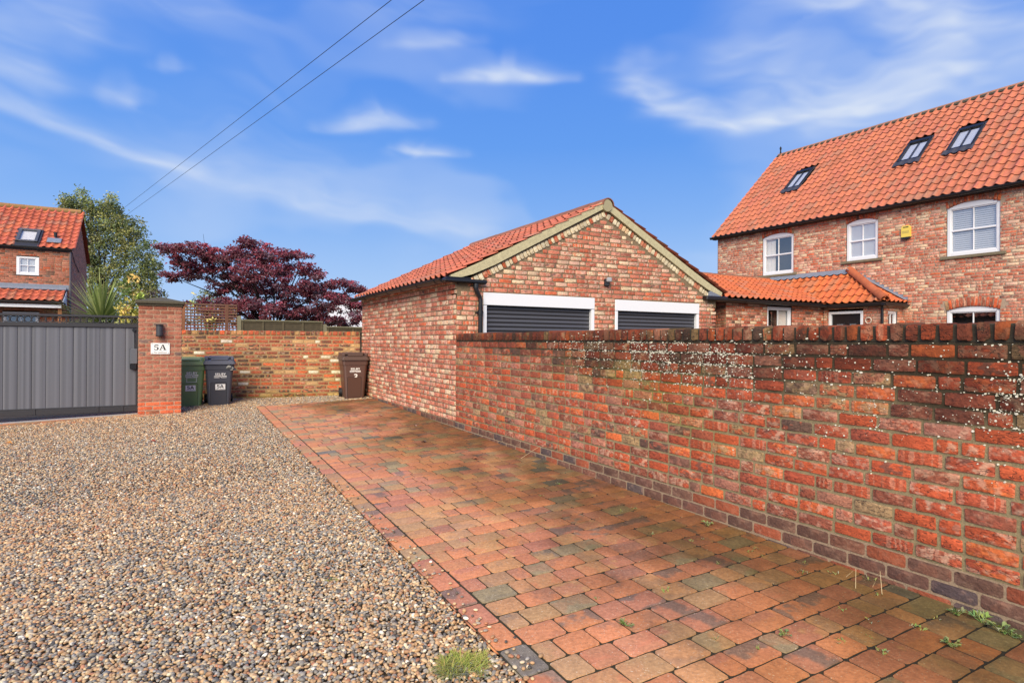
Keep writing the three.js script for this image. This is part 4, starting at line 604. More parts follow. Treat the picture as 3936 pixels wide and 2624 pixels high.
{
  const p = thing('porch', 'brick porch with a hipped orange pantile roof and black front door', 'porch', HP(9, 16.5, -1.4).map((x, k) => k === 1 ? 0.15 : x)), R = rng(81), mort = lin(196, 164, 134);
  const f = frame(HP(9.81, 16, 0), neg(dh)), us = s => 9.81 - s, fe = frame(HP(8.25, 16, 0), nh), wall = part('wall', p);
  const door = [us(9.66), us(8.725), -1.4, 0.89], sw = [0.27, 0.74, -0.5, 0.88];
  const b = courses(f, 0.2, 1.03, 0.075, holes(0, 1.56, [door]), { seed: 82, fam: 'mixed', mortar: mort, h: 0.009, joint: 0.0125, headers: 0.25, vary: 0.15 }), b2 = courses(fe, 0.2, 1.03, 0.075, holes(0, 1.0, [sw]), { seed: 83, fam: 'mixed', mortar: mort, h: 0.009, joint: 0.0125, headers: 0.25, vary: 0.15 });
  b.mortar.add(b2.mortar); { const G = b.mortar; block(G, f, 0, door[0], -1.65, 0.2, -0.2, -0.004, 0.002, mort); block(G, f, door[1], 1.56, -1.65, 0.2, -0.2, -0.004, 0.002, mort); block(G, fe, 0, sw[0], -1.65, 0.2, -0.2, -0.004, 0.002, mort); block(G, fe, sw[1], 1, -1.65, 0.2, -0.2, -0.004, 0.002, mort); } b.mortar.mesh('mortar', M.mortar, wall); pieces(b.list.concat(b2.list), 'brick', M.brick, wall, 'bricks');
  const d = part('door', p); { const G = new Geo(); block(G, f, door[0], door[0] + 0.07, -1.4, 0.82, -0.08, 0.012, 0.006); block(G, f, door[1] - 0.07, door[1], -1.4, 0.82, -0.08, 0.012, 0.006); block(G, f, door[0], door[1], 0.82, 0.89, -0.08, 0.012, 0.006); G.mesh('frame', M.pvc, d); const L = new Geo(), a = door[0] + 0.075, z = door[1] - 0.075, m = (a + z) / 2; block(L, f, a, z, -1.4, 0.815, -0.075, -0.045, 0.003); for (const x of [a + 0.1, m + 0.06]) { block(L, f, x, x + 0.25, 0.12, 0.60, -0.046, -0.032, 0.008); } L.mesh('leaf', M.black, d); for (const x of [a + 0.13, m + 0.09]) { const P = new Geo(); block(P, f, x, x + 0.19, 0.16, 0.56, -0.033, -0.028, 0.003); P.mesh('glass', std(col(70, 74, 80), 0.15), d); const Q = new Geo(); for (const [u0, u1, v0, v1] of [[0.02, 0.17, 0.53, 0.536], [0.02, 0.17, 0.33, 0.336], [0.02, 0.026, 0.18, 0.53], [0.164, 0.17, 0.18, 0.53]]) block(Q, f, x + u0, x + u1, v0, v1, -0.029, -0.025, 0.001); tube(Q, [at(f, x + 0.03, 0.33, -0.026), at(f, x + 0.095, 0.45, -0.026), at(f, x + 0.16, 0.33, -0.026)], 0.004, 5); Q.mesh('leading', std(col(170, 172, 176), 0.4), d); } }
  windowUnit(p, fe, sw[0], sw[1], sw[2], sw[3], { jamb: 0.06, rows: 1 });
  { const l = thing('wall_lantern', 'round light beside the black front door under the porch gutter', 'light', at(f, us(8.56), 0.66, 0)), G = new Geo(); const c = at(f, us(8.56), 0.63, 0.06), pts = []; for (let k = 0; k <= 14; k++) { const t = k / 14 * 6.283; pts.push(at(f, us(8.56) + Math.cos(t) * 0.075, 0.63 + Math.sin(t) * 0.075, 0.06)); } tube(G, pts, 0.014, 6); tube(G, [at(f, us(8.56), 0.70, 0), at(f, us(8.56), 0.70, 0.07)], 0.02, 8); G.mesh('ring', std(col(196, 186, 170), 0.4), l); }
  // roof: front slope, end slope, hip
  const roof = part('roof', p), set = tileSet(0.21, 0.3, [224, 118, 66], 8, 0.12), y0 = 1.085, d0 = 15.86, P = Math.atan((2.05 - y0) / (17 - d0)), cp = Math.cos(P), sp = Math.sin(P);
  const sE = 8.11, Pe = Math.atan((2.05 - y0) / (9.66 - sE)), ce = Math.cos(Pe), se = Math.sin(Pe);
  const fF = frame(HP(12.3, d0, y0), neg(dh), [nh[0] * cp, sp, nh[2] * cp]), fE = frame(HP(sE, d0, y0), nh, [dh[0] * ce, se, dh[2] * ce]);
  const hip0 = HP(sE, d0, y0), hip1 = HP(9.66, 17, 2.05), hd = sub(hip1, hip0), hn = nrm(cross(hd, [0, 1, 0])), sideF = (hn[0] * (-dh[0]) + hn[2] * (-dh[2])) > 0 ? neg(hn) : hn;
  const fac = HP(9, 17, 0), lp = HP(9.66, 15, 0);
  tileRoof(roof, fF, 20, 5, 0.21, 0.3, set, { seed: 84, clips: [[hip0, sideF], [fac, neg(nh)]], most: 200, skip: (u, v) => { const s = 12.3 - u; return s > 9.72 + (v * cp) * 2.25 + 0.25; } });
  tileRoof(roof, fE, 6, 6, 0.21, 0.3, set, { seed: 85, clips: [[hip0, neg(sideF)], [fac, neg(nh)]], most: 90 });
  { const G = new Geo(), q = lin(80, 58, 46), lower = (a) => [a[0], a[1] - 0.02, a[2]]; G.flat([HP(9.78, d0, y0), hip0, hip1, HP(12.2, 17, 2.05)].map(lower), q); G.flat([hip0, HP(sE, 17, y0), hip1].map(lower), q); block(G, f, 0, 1.56, 0.98, 1.07, -1, 0.1, 0.004, q); G.mesh('underlay', M.mortar, roof); }
  ridge(roof, [hip0[0], hip0[1] + 0.05, hip0[2]], [hip1[0], hip1[1] + 0.06, hip1[2]], 0.115, [192, 104, 64], 86, 0.42);
  { const G = new Geo(), n = 26; for (let k = 0; k < n; k++) { const a = 9.6 + 2.75 * k / n, b3 = 9.6 + 2.75 * (k + 1) / n, yl = s => 1.905 - 0.018 * Math.sin(s / 0.21 * 6.283), off = 0.17; G.flat([HP(a, 17 - off, yl(a) + 0.105), HP(b3, 17 - off, yl(b3) + 0.105), HP(b3, 16.975, 2.15), HP(a, 16.975, 2.15)].reverse(), white); G.flat([HP(a, 16.98, 2.1), HP(b3, 16.98, 2.1), HP(b3, 16.98, 2.14), HP(a, 16.98, 2.14)].reverse(), white); } const st = 13; for (let k = 0; k < st; k++) { const s0 = 9.66 - 1.55 * k / st, s1 = 9.66 - 1.55 * (k + 1) / st, ya = 2.06 - 0.965 * k / st, yb = 2.06 - 0.965 * (k + 1) / st; G.flat([HP(s0, 16.978, ya - 0.03), HP(s1, 16.978, yb - 0.03), HP(s1, 16.978, ya + 0.09), HP(s0, 16.978, ya + 0.1)], white); G.flat([HP(s0, 16.80, ya + 0.085), HP(s1, 16.80, yb + 0.085), HP(s1, 16.98, yb + 0.1), HP(s0, 16.98, ya + 0.1)], white); } G.mesh('flashing', M.lead, p); }
  { const gt = part('gutter', p), fg = frame(HP(9.86, 15.86, 1.045), neg(dh)), fh = frame(HP(8.12, 15.82, 1.045), nh), G = new Geo(); gutter(G, fg, -0.05, 1.8, 0.055); gutter(G, fh, -0.03, 1.2, 0.055); block(G, fg, 0, 1.7, -0.055, 0.02, -0.12, -0.05, 0.004); G.mesh('channel', M.black, gt); const D = new Geo(); tube(D, [HP(8.2, 15.9, 1.0), HP(8.215, 15.94, 0.9), HP(8.215, 15.94, -1)], 0.034, 10); D.mesh('downpipe', M.black, gt); }
}
{
  const l = thing('link_building', 'low brick building with orange pantiles between garage and house', 'building', [13.7, 0.15, -11.5]), f = frame([11.79, Y(0), -10.33], [1, 0, 0]), mort = lin(186, 152, 122), wall = part('wall', l), win = [1.53, 2.515, -0.1, 0.972];
  const b = courses(f, 0.2, 1.03, 0.076, holes(0, 3.87, [win]), { seed: 88, fam: 'mixed', famAt: (u, v, R) => R() < 0.42 ? 'old' : 'mixed', mortar: mort, h: 0.009, joint: 0.0125, headers: 0.3, vary: 0.15 });
  const f2 = frame([11.79, Y(0), -12.8], [0, 0, 1]), b2 = courses(f2, 0.1, 1.2, 0.076, () => [[0, 2.47]], { seed: 89, fam: 'old', mortar: mort, h: 0.009, joint: 0.0125, headers: 0.3 });
  b.mortar.add(b2.mortar); block(b.mortar, f, 0, win[0], -1.65, 0.2, -0.3, -0.004, 0.002, mort); block(b.mortar, f, win[1], 3.8, -1.65, 0.2, -0.3, -0.004, 0.002, mort); block(b.mortar, f, win[0], win[1], -1.65, -0.1, -0.3, -0.004, 0.002, mort); b.mortar.mesh('mortar', M.mortar, wall); pieces(b.list.concat(b2.list), 'brick', M.brick, wall, 'bricks');
  { const G = new Geo(), c = lin(130, 96, 80); block(G, f, 0.02, 5.4, -1.65, 1.02, -4.8, -0.62, 0.01, c); const fb = frame([9.2, Y(0), -12.9], [1, 0, 0]); block(G, fb, 0, 2.6, -1.65, 1.1, -0.2, 0, 0.01, c); block(G, f, 0, 3.87, 1.02, 1.07, -0.3, -0.003, 0.002, mort); G.mesh('core', M.mortar, l); }
  windowUnit(l, f, win[0], win[1], win[2], win[3], { rows: 1, jamb: 0.075, inside: 'curtain_right' });
  const roof = part('roof', l), y0 = 1.115, z0 = -10.18, P = Math.atan((2.04 - y0) / 2.58), c = Math.cos(P), s = Math.sin(P), fr = frame([9.45, Y(y0), z0], [1, 0, 0], [0, s, -c]);
  tileRoof(roof, fr, 34, 9, 0.21, 0.3, tileSet(0.21, 0.3, [222, 118, 70], 8, 0.12), { seed: 90, skip: (u, v) => u + 9.45 > 15.72 + v * c * 0.44 + 0.12 });
  { const G = new Geo(), q = lin(74, 54, 44); G.flat([[9.3, Y(y0 - 0.02), z0], [15.8, Y(y0 - 0.02), z0], [16.7, Y(2.02), -12.76], [9.3, Y(2.02), -12.76]], q); G.flat([[9.3, Y(2.02), -12.76], [16.7, Y(2.02), -12.76], [16.7, Y(y0), -15.3], [9.3, Y(y0), -15.3]], q); G.mesh('underlay', M.mortar, roof); }
  ridge(roof, [9.4, Y(2.0), -12.76], [16.62, Y(2.0), -12.76], 0.12, [150, 100, 74], 91);
  { const gt = part('gutter', l), fg = frame([9.5, Y(1.075), -10.14], [1, 0, 0]), G = new Geo(); gutter(G, fg, 0, 6.22, 0.058); block(G, fg, 0.2, 6.1, -0.07, 0.03, -0.16, -0.055, 0.004); G.mesh('channel', M.black, gt); for (let k = 0; k < 5; k++) { const B = new Geo(); gutter(B, fg, 1.75 + k, 1.81 + k, 0.065); B.mesh('bracket', M.black, gt); } }
  { const G = new Geo(); G.flat([[15.55, Y(1.1), -10.12], [15.95, Y(1.09), -10.0], [15.9, Y(1.17), -10.35]], white); G.mesh('valley_lead', M.lead, l); }
}
// ------------------------------------------------------------------ the cottage beyond the gate
{
  const c = thing('cottage', 'red brick cottage with bright orange pantile roof beyond the gate', 'cottage', [-6, gy(-6, -28), -30]), ZC = -28, f = frame([-10, Y(0), ZC], [1, 0, 0]), mort = lin(178, 146, 118), wall = part('wall', c), win = [4.74, 5.404, 2.36, 3.04], patio = [4.35, 5.42, -1.2, 1.0];
  const b = courses(f, 0.3, 3.34, 0.075, holes(3.6, 6.32, [win, patio]), { seed: 101, fam: 'pier', famAt: (u, v, R) => R() < 0.09 ? 'smooth' : R() < 0.35 ? 'old' : 'pier', mortar: mort, h: 0.008, detail: 0, headers: 0.25 });
  const fs = frame([-3.68, Y(0), ZC], [0, 0, -1]), lim = t => (t - 3.38) / 0.76, b2 = courses(fs, -1.2, 5.1, 0.075, (v, t) => { const a = Math.max(0, lim(t)); return 4.74 - 2 * a > 0.1 ? [[a, 4.74 - a]] : []; }, { seed: 102, fam: 'pier', mortar: mort, h: 0.006, detail: 0, headers: 0.3, tintAt: () => 1.4 });  // end wall bricks tinted lighter to offset the shade they stand in
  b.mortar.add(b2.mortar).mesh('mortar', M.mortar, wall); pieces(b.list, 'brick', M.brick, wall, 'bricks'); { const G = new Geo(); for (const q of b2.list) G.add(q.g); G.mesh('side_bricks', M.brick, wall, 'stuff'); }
  { const G = new Geo(), q = lin(150, 100, 78); block(G, f, -2, 6.29, -1.4, 3.3, -4.74, -0.62, 0.01, q); block(G, f, -2, 3.6, -1.4, 3.3, -0.6, -0.003, 0.002, q); block(G, f, 6.2, 6.3, -1.4, 3.3, -0.6, -0.01, 0.002, q); prism(G, fs, [[0.05, 3.3], [4.69, 3.3], [2.37, 5.1]], -8, -0.01, q); block(G, f, 3.6, 6.3, -1.4, 0.3, -0.6, -0.4, 0.002, q); G.mesh('core', M.mortar, c); }
  windowUnit(c, f, win[0], win[1], win[2], win[3], { jamb: 0.095, n1: 0.01, inside: 'sheet' });
  windowUnit(c, f, patio[0], patio[1], patio[2], patio[3], { jamb: 0.09, rows: 1, n1: 0.0 });
  const roof = part('roof', c), P = Math.atan(0.76), cp = Math.cos(P), sp = Math.sin(P), w = 0.228, g = 0.3, fr = frame([-10.1, Y(3.4), ZC + 0.11], [1, 0, 0], [0, sp, -cp]), set = tileSet(w, g, [214, 112, 78], 8, 0.12);
  const k = part('roof_window', c), su0 = 4.79, su1 = 5.44, sv0 = 0.26, sv1 = 1.15;
  tileRoof(roof, fr, 29, 10, w, g, set, { seed: 103, skip: (u, v) => u > su0 - 0.08 && u < su1 + 0.08 && v < sv1 + 0.1 });
  { const G = new Geo(), q = lin(80, 54, 44), fb = frame([-3.55, Y(3.4), ZC - 4.85], [-1, 0, 0], [0, sp, cp]); G.flat([at(fr, 0, 0.03, -0.012), at(fr, 6.5, 0.03, -0.012), at(fr, 6.5, 3.08, -0.012), at(fr, 0, 3.08, -0.012)], q); G.flat([at(fb, 0, 0, 0), at(fb, 6.5, 0, 0), at(fb, 6.5, 3.1, 0), at(fb, 0, 3.1, 0)], lin(190, 90, 60)); G.mesh('underlay', M.mortar, roof); const B = new Geo(); block(B, fr, 0, 6.5, 2.9, 3.08, 0.0, 0.05, 0.01, lin(150, 116, 66)); B.mesh('mortar_bed', M.mortar, roof); const Vg = new Geo(); block(Vg, fr, 6.42, 6.5, 0, 3.05, -0.12, -0.02, 0.006, lin(120, 96, 80)); Vg.mesh('verge', M.mortar, roof); }
  ridge(roof, at(fr, 0, 3.1, -0.03), at(fr, 6.5, 3.1, -0.03), 0.12, [166, 124, 76], 104);
  { const F = new Geo(); block(F, fr, su0, su0 + 0.1, sv0, sv1, 0, 0.12, 0.01); block(F, fr, su1 - 0.1, su1, sv0, sv1, 0, 0.12, 0.01); block(F, fr, su0, su1, sv1 - 0.09, sv1, 0, 0.13, 0.01); block(F, fr, su0, su1, sv0, sv0 + 0.08, 0, 0.11, 0.01); F.mesh('frame', std(col(88, 90, 96), 0.4, { metalness: 0.3 }), k); const A = new Geo(); block(A, fr, su0 - 0.06, su1 + 0.06, -0.02, sv0, 0, 0.05, 0.006); block(A, fr, su0 - 0.07, su0, sv0, sv1 + 0.06, 0, 0.07, 0.004); block(A, fr, su1, su1 + 0.07, sv0, sv1 + 0.06, 0, 0.07, 0.004); A.mesh('apron', M.gateFrame, k); const Pn = new Geo(); Pn.flat([[su0 + 0.1, sv0 + 0.08], [su1 - 0.1, sv0 + 0.08], [su1 - 0.1, sv1 - 0.09], [su0 + 0.1, sv1 - 0.09]].map(z => at(fr, z[0], z[1], 0.09)), white); Pn.mesh('pane', M.pane, k); const B = new Geo(); B.flat([[su0 + 0.1, sv0 + 0.08], [su1 - 0.1, sv0 + 0.08], [su1 - 0.1, sv1 - 0.09], [su0 + 0.1, sv1 - 0.09]].map(z => at(fr, z[0], z[1], 0.04)), white); B.mesh('blind', M.curtain, k); }
  { const v = part('vent_pipe', c), p = [-4.18, Y(3.745), -28.45], G = new Geo(), L = new Geo(); tube(G, [[p[0], p[1] - 0.05, p[2]], [p[0], p[1] + 0.3, p[2]]], 0.055, 12); tube(G, [[p[0], p[1] + 0.3, p[2]], [p[0], p[1] + 0.34, p[2]]], 0.068, 12); G.mesh('pipe', M.black, v); const u = p[0] + 10.1; block(L, fr, u - 0.22, u + 0.22, 0.3, 0.62, 0.06, 0.1, 0.02); L.mesh('lead_slate', M.lead, v); const C = new Geo(); tube(C, [[p[0], p[1] - 0.04, p[2] + 0.02], [p[0], p[1] + 0.02, p[2] + 0.02]], t => 0.13 - 0.06 * t, 12); C.mesh('collar', M.black, v); }
  { const gt = part('gutter', c), fg = frame([-10, Y(3.39), ZC + 0.12], [1, 0, 0]), G = new Geo(); gutter(G, fg, 3, 6.36, 0.055); block(G, f, 3, 6.32, 3.3, 3.38, -0.02, 0.06, 0.004); G.mesh('channel', M.black, gt); const D = new Geo(); tube(D, [[-3.65, Y(3.3), ZC + 0.03], [-3.65, Y(-1), ZC + 0.03]], 0.034, 8); D.mesh('downpipe', std(col(90, 84, 88), 0.5), gt); const C = new Geo(); tube(C, [[-3.64, Y(3.35), -28.2], [-3.64, Y(3.0), -29], [-3.64, Y(2.75), -30.2]], 0.014, 5); tube(C, [[-3.64, Y(3.75), -28.3], [-3.64, Y(3.9), -29.6]], 0.012, 5); C.mesh('cable', M.dark, c); }
  // lean-to porch along the front
  const lp = part('lean_to_roof', c), P2 = Math.atan((1.86 - 1.39) / 0.82), c2 = Math.cos(P2), s2 = Math.sin(P2), f2 = frame([-10.02, Y(1.385), -27.15], [1, 0, 0], [0, s2, -c2]);
  tileRoof(lp, f2, 27, 3, 0.231, 0.31, set, { seed: 105 });
  { const G = new Geo(); block(G, f2, 3.2, 6.26, -0.01, 0.98, -0.08, -0.015, 0.01, lin(80, 54, 44)); G.mesh('underlay', M.mortar, lp); const L = new Geo(); block(L, f, 3.2, 6.31, 1.84, 2.05, 0.0, 0.012, 0.004); block(L, f2, 3.2, 6.27, 0.80, 0.97, 0.05, 0.1, 0.01); L.mesh('flashing', M.lead, lp); const F = new Geo(); block(F, frame([-10, Y(0), -27.14], [1, 0, 0]), 3.0, 6.2, 1.14, 1.26, -0.02, 0.005, 0.004); block(F, frame([-3.76, Y(0), -27.16], [0, 0, -1]), 0, 0.8, 1.3, 1.42, -0.02, 0.01, 0.004); prism(F, frame([-3.755, Y(0), -27.16], [0, 0, -1]), [[0, 1.26], [0.84, 1.26], [0.84, 1.84], [0, 1.40]], -0.01, 0.01); F.mesh('fascia', M.pvc, lp); const B = new Geo(); gutter(B, frame([-10, Y(1.34), -27.07], [1, 0, 0]), 3.0, 6.3, 0.052); tube(B, [[-3.7, Y(1.3), -27.1], [-3.68, Y(1.15), -27.2], [-3.66, Y(1.0), -27.9]], 0.034, 8); B.mesh('gutter', M.black, lp); const Wd = new Geo(); block(Wd, frame([-3.92, Y(0), -27.25], [1, 0, 0]), 0, 0.12, -1.3, 1.14, -0.12, 0, 0.008, lin(170, 110, 70)); Wd.mesh('post', M.wood, lp); }
}
// ------------------------------------------------------------------ gate and its pillar
const serif = await new FontLoader().loadAsync('fonts/droid/droid_serif_bold.typeface.json'), sans = await new FontLoader().loadAsync('fonts/droid/droid_sans_bold.typeface.json'), sansR = await new FontLoader().loadAsync('fonts/droid/droid_serif_regular.typeface.json');
function letters(G, f, text, font, size, u, v, n, depth = 0.0012, stretch = 1, c = white) {        // centred on (u, v)
  const g = new TextGeometry(text, { font, size, depth, curveSegments: 4 }); g.computeBoundingBox(); const b = g.boundingBox, m = new THREE.Matrix4().makeBasis(V3(...f.U), V3(...f.V), V3(...f.N)).setPosition(...at(f, u, v, n));
  G.addBuffer(g, m.multiply(new THREE.Matrix4().makeScale(stretch, 1, 1)).multiply(new THREE.Matrix4().makeTranslation(-(b.min.x + b.max.x) / 2, -(b.min.y + b.max.y) / 2, 0)), c);
}
{
  const z = -12.95, g = thing('driveway_gate', 'grey boarded driveway gate with a row of rings along its top rail', 'gate', [-2.4, gy(-2.4, z), z]), f = frame([0, Y(0), z], [1, 0, 0]), L = -4.8, Rr = -0.665;
  const F = new Geo(); block(F, f, L, Rr, 0.395, 0.435, -0.03, 0.03, 0.006); block(F, f, L, Rr, 0.22, 0.29, -0.03, 0.03, 0.006); block(F, f, L, Rr, -1.215, -1.19, -0.03, 0.02, 0.004); block(F, f, L, Rr, -1.305, -1.215, -0.03, 0.03, 0.006); block(F, f, Rr - 0.035, Rr, -1.19, 0.22, -0.03, 0.03, 0.006); for (const u of [-4.2, -2.2, -1.3, -0.93]) block(F, f, u, u + 0.045, -1.3, -1.2, 0.02, 0.038, 0.004); F.mesh('frame', M.gateFrame, g);
  const R = rng(201);
  for (let u = -0.70, k = 0; u > L + 0.1; k++) { const w = k ? 0.193 : 0.165, G = new Geo(), t = 0.92 + 0.16 * R(), a = u - w + 0.0025, b = u - 0.0025, v0 = -1.19, v1 = 0.22, nn = 4, bow = (R() - 0.5) * 0.008, id = []; for (let q = 0; q <= nn; q++) for (const v of [v0, -0.9, -0.4, v1]) { const x = mix(a, b, q / nn), s = q / nn - 0.5, n = 0.004 + bow * (1 - 4 * s * s) * (1 - sstep(-0.2, -1.1, v) * 0.4) - (q === 0 || q === nn ? 0.004 : 0); id.push(G.v(at(f, x, v, n), dir(f, -bow * -8 * s / w * 0.7 + (q === 0 ? -0.3 : q === nn ? 0.3 : 0), 0, 1), x, v, [t, t, t])); } for (let q = 0; q < nn; q++) for (let j = 0; j < 3; j++) G.quad(id[q * 4 + j], id[(q + 1) * 4 + j], id[(q + 1) * 4 + j + 1], id[q * 4 + j + 1]); G.flat([[a, v0, -0.012], [a, v0, 0], [a, v1, 0], [a, v1, -0.012]].map(p => at(f, ...p)), white); G.mesh('board', M.gateBoard, g); u -= w; }
  const K = new Geo(); block(K, f, L, Rr - 0.03, -1.19, 0.22, -0.02, -0.010, 0.002); K.mesh('backing', M.dark, g);
  for (let k = 0; k < 42; k++) { const u = -0.72 - k * 0.097; if (u < L + 0.1) break; const G = new Geo(), pts = []; for (let q = 0; q <= 18; q++) { const a = q / 18 * Math.PI * 2; pts.push(at(f, u + Math.cos(a) * 0.046, 0.342 + Math.sin(a) * 0.048, 0)); } tube(G, pts, 0.0075, 6, white, false); G.mesh('ring', M.gateFrame, g); }
  { const B = new Geo(); for (let k = 0; k < 42; k++) { const u = -0.67 - k * 0.097; if (u < L) break; block(B, f, u - 0.004, u + 0.004, 0.29, 0.395, -0.01, 0.01, 0.001); } B.mesh('spacer_bar', M.gateFrame, g); }
  { const B = new Geo(); block(B, f, -0.79, -0.672, -0.44, -0.165, 0.02, 0.085, 0.01); B.mesh('lock_box', std(col(92, 96, 104), 0.45), g); const C = new Geo(); block(C, f, -0.785, -0.69, -0.54, -0.44, 0.02, 0.07, 0.006); block(C, f, -0.795, -0.786, -0.53, -0.16, 0.02, 0.06, 0.002); tube(C, [at(f, -0.735, 0.175, 0.012), at(f, -0.735, 0.175, 0.04)], 0.03, 12); tube(C, [at(f, -0.728, 0.16, 0.02), at(f, -0.722, -0.17, 0.03)], 0.008, 6); C.mesh('latch', M.black, g); }
  { const T = new Geo(), zz = z + 0.02; T.flat([[L, gy(L, zz) + 0.012, zz + 0.05], [Rr, gy(Rr, zz) + 0.012, zz + 0.05], [Rr, gy(Rr, zz) + 0.012, zz - 0.05], [L, gy(L, zz) + 0.012, zz - 0.05]], lin(168, 164, 160)); T.flat([[L, gy(L, zz) - 0.02, zz + 0.05], [Rr, gy(Rr, zz) - 0.02, zz + 0.05], [Rr, gy(Rr, zz) + 0.012, zz + 0.05], [L, gy(L, zz) + 0.012, zz + 0.05]], lin(150, 146, 142)); T.mesh('track', M.plastic, g); }
}
{
  const x0 = -0.648, x1 = 0.026, z0 = -12.6, z1 = -13.22, p = thing('gate_pillar', 'square brick gate pillar with a dark stone cap, lamp and house number', 'pillar', [-0.31, gy(-0.31, -12.9), -12.91]), ff = frame([x0, Y(0), z0], [1, 0, 0]), fr = frame([x1, Y(0), z0], [0, 0, -1]), fl = frame([x0, Y(0), z1], [0, 0, 1]), mort = lin(214, 178, 146), list = [], Mo = new Geo(), w = x1 - x0, d = z0 - z1;
  const R = rng(211), pillarTone = (u, v) => mix3(mix3(white, [0.62, 0.58, 0.52], 0.75 * sstep(0.36, 0.62, v + 0.2 * (fbm(u * 6, v * 4, 2) - 0.5))), [1.12, 1.08, 1.05], 0.4 * sstep(0.2, -0.6, v));  // bricks darker towards the cap, slightly lighter lower down
  for (const [f, len] of [[ff, w], [fr, d], [fl, d]]) { const rows = 27; for (let k = 0; k < rows; k++) { const v = -1.42 + k * 0.0753, top = v + 0.0753, low = k < 4; Mo.quad(...[[0, v], [len, v], [len, top], [0, top]].map(([u, y]) => Mo.v(at(f, u, y, 0), f.N, u, y, low ? lin(226, 190, 160) : mort))); const cuts = k % 2 ? [0, len / 6, len / 2, len * 5 / 6, len] : [0, len / 3, len * 2 / 3, len]; for (let q = 1; q < cuts.length; q++) { const t = 0.84 + 0.26 * R(); list.push(piece(f, cuts[q - 1] + (q > 1 ? 0.006 : 0.001), cuts[q] - (q < cuts.length - 1 ? 0.006 : 0.001), v + 0.006, top - 0.006, R, { h: 0.004, bev: 0.003, jit: 0.0016, cell: cellOf('pier', R), tint: low ? [1.65 * t, 0.95 * t, 0.6 * t] : [t, t, t], colAt: low ? null : pillarTone })); } } }
  { const G = new Geo(); block(G, ff, 0.01, w - 0.01, -1.5, 0.612, -d + 0.01, -0.002, 0.002, mort); Mo.add(G); } Mo.mesh('mortar', M.mortar, p); pieces(list, 'brick', M.brick, p, 'bricks');
  { const G = new Geo(); block(G, ff, -0.025, w + 0.025, 0.612, 0.648, -d - 0.025, 0.025, 0.012); block(G, ff, -0.05, w + 0.05, 0.649, 0.71, -d - 0.05, 0.05, 0.014); const a = at(ff, -0.03, 0.709, 0.03), b = at(ff, w + 0.03, 0.709, 0.03), c = at(ff, w + 0.03, 0.709, -d - 0.03), e = at(ff, -0.03, 0.709, -d - 0.03), t = at(ff, w / 2, 0.80, -d / 2); for (const q of [[a, b, t], [b, c, t], [c, e, t], [e, a, t]]) G.flat(q, white); G.mesh('capstone', M.capstone, p); }
  const lamp = thing('wall_lamp', 'dark cylindrical wall lamp on the gate pillar above the house number', 'lamp', at(ff, w / 2, 0.17, 0.01)); { const G = new Geo(), u = 0.327; tube(G, [at(ff, u, 0.085, 0.075), at(ff, u, 0.255, 0.075)], 0.057, 18); G.mesh('body', std(col(58, 60, 66), 0.45), lamp); for (const v of [0.062, 0.256]) { const C = new Geo(); tube(C, [at(ff, u, v, 0.075), at(ff, u, v + 0.022, 0.075)], 0.063, 18); C.mesh('collar', M.black, lamp); } const B = new Geo(); block(B, ff, u - 0.035, u + 0.035, 0.11, 0.23, 0.004, 0.05, 0.004); B.mesh('bracket', M.black, lamp); }
  const s = thing('house_sign', 'white house number plate reading 5A on the brick gate pillar', 'sign', at(ff, 0.34, -0.157, 0.01)); { const u0 = 0.19, u1 = 0.488, v0 = -0.257, v1 = -0.056, G = new Geo(); block(G, ff, u0, u1, v0, v1, 0.008, 0.02, 0.002); G.mesh('plate', M.print, s); const T = new Geo(); letters(T, ff, '5A', serif, 0.098, (u0 + u1) / 2, -0.136, 0.0195, 0.0015, 1.12); letters(T, ff, 'The Gatehouse', sansR, 0.026, (u0 + u1) / 2, -0.225, 0.0195, 0.0015, 0.82); T.mesh('lettering', M.ink, s); const S = new Geo(); for (const u of [u0 + 0.02, u1 - 0.02]) for (const v of [v0 + 0.018, v1 - 0.02]) tube(S, [at(ff, u, v, 0.018), at(ff, u, v, 0.024)], 0.006, 8); S.mesh('screw', std(col(90, 92, 96), 0.4, { metalness: 0.6 }), s); }
}
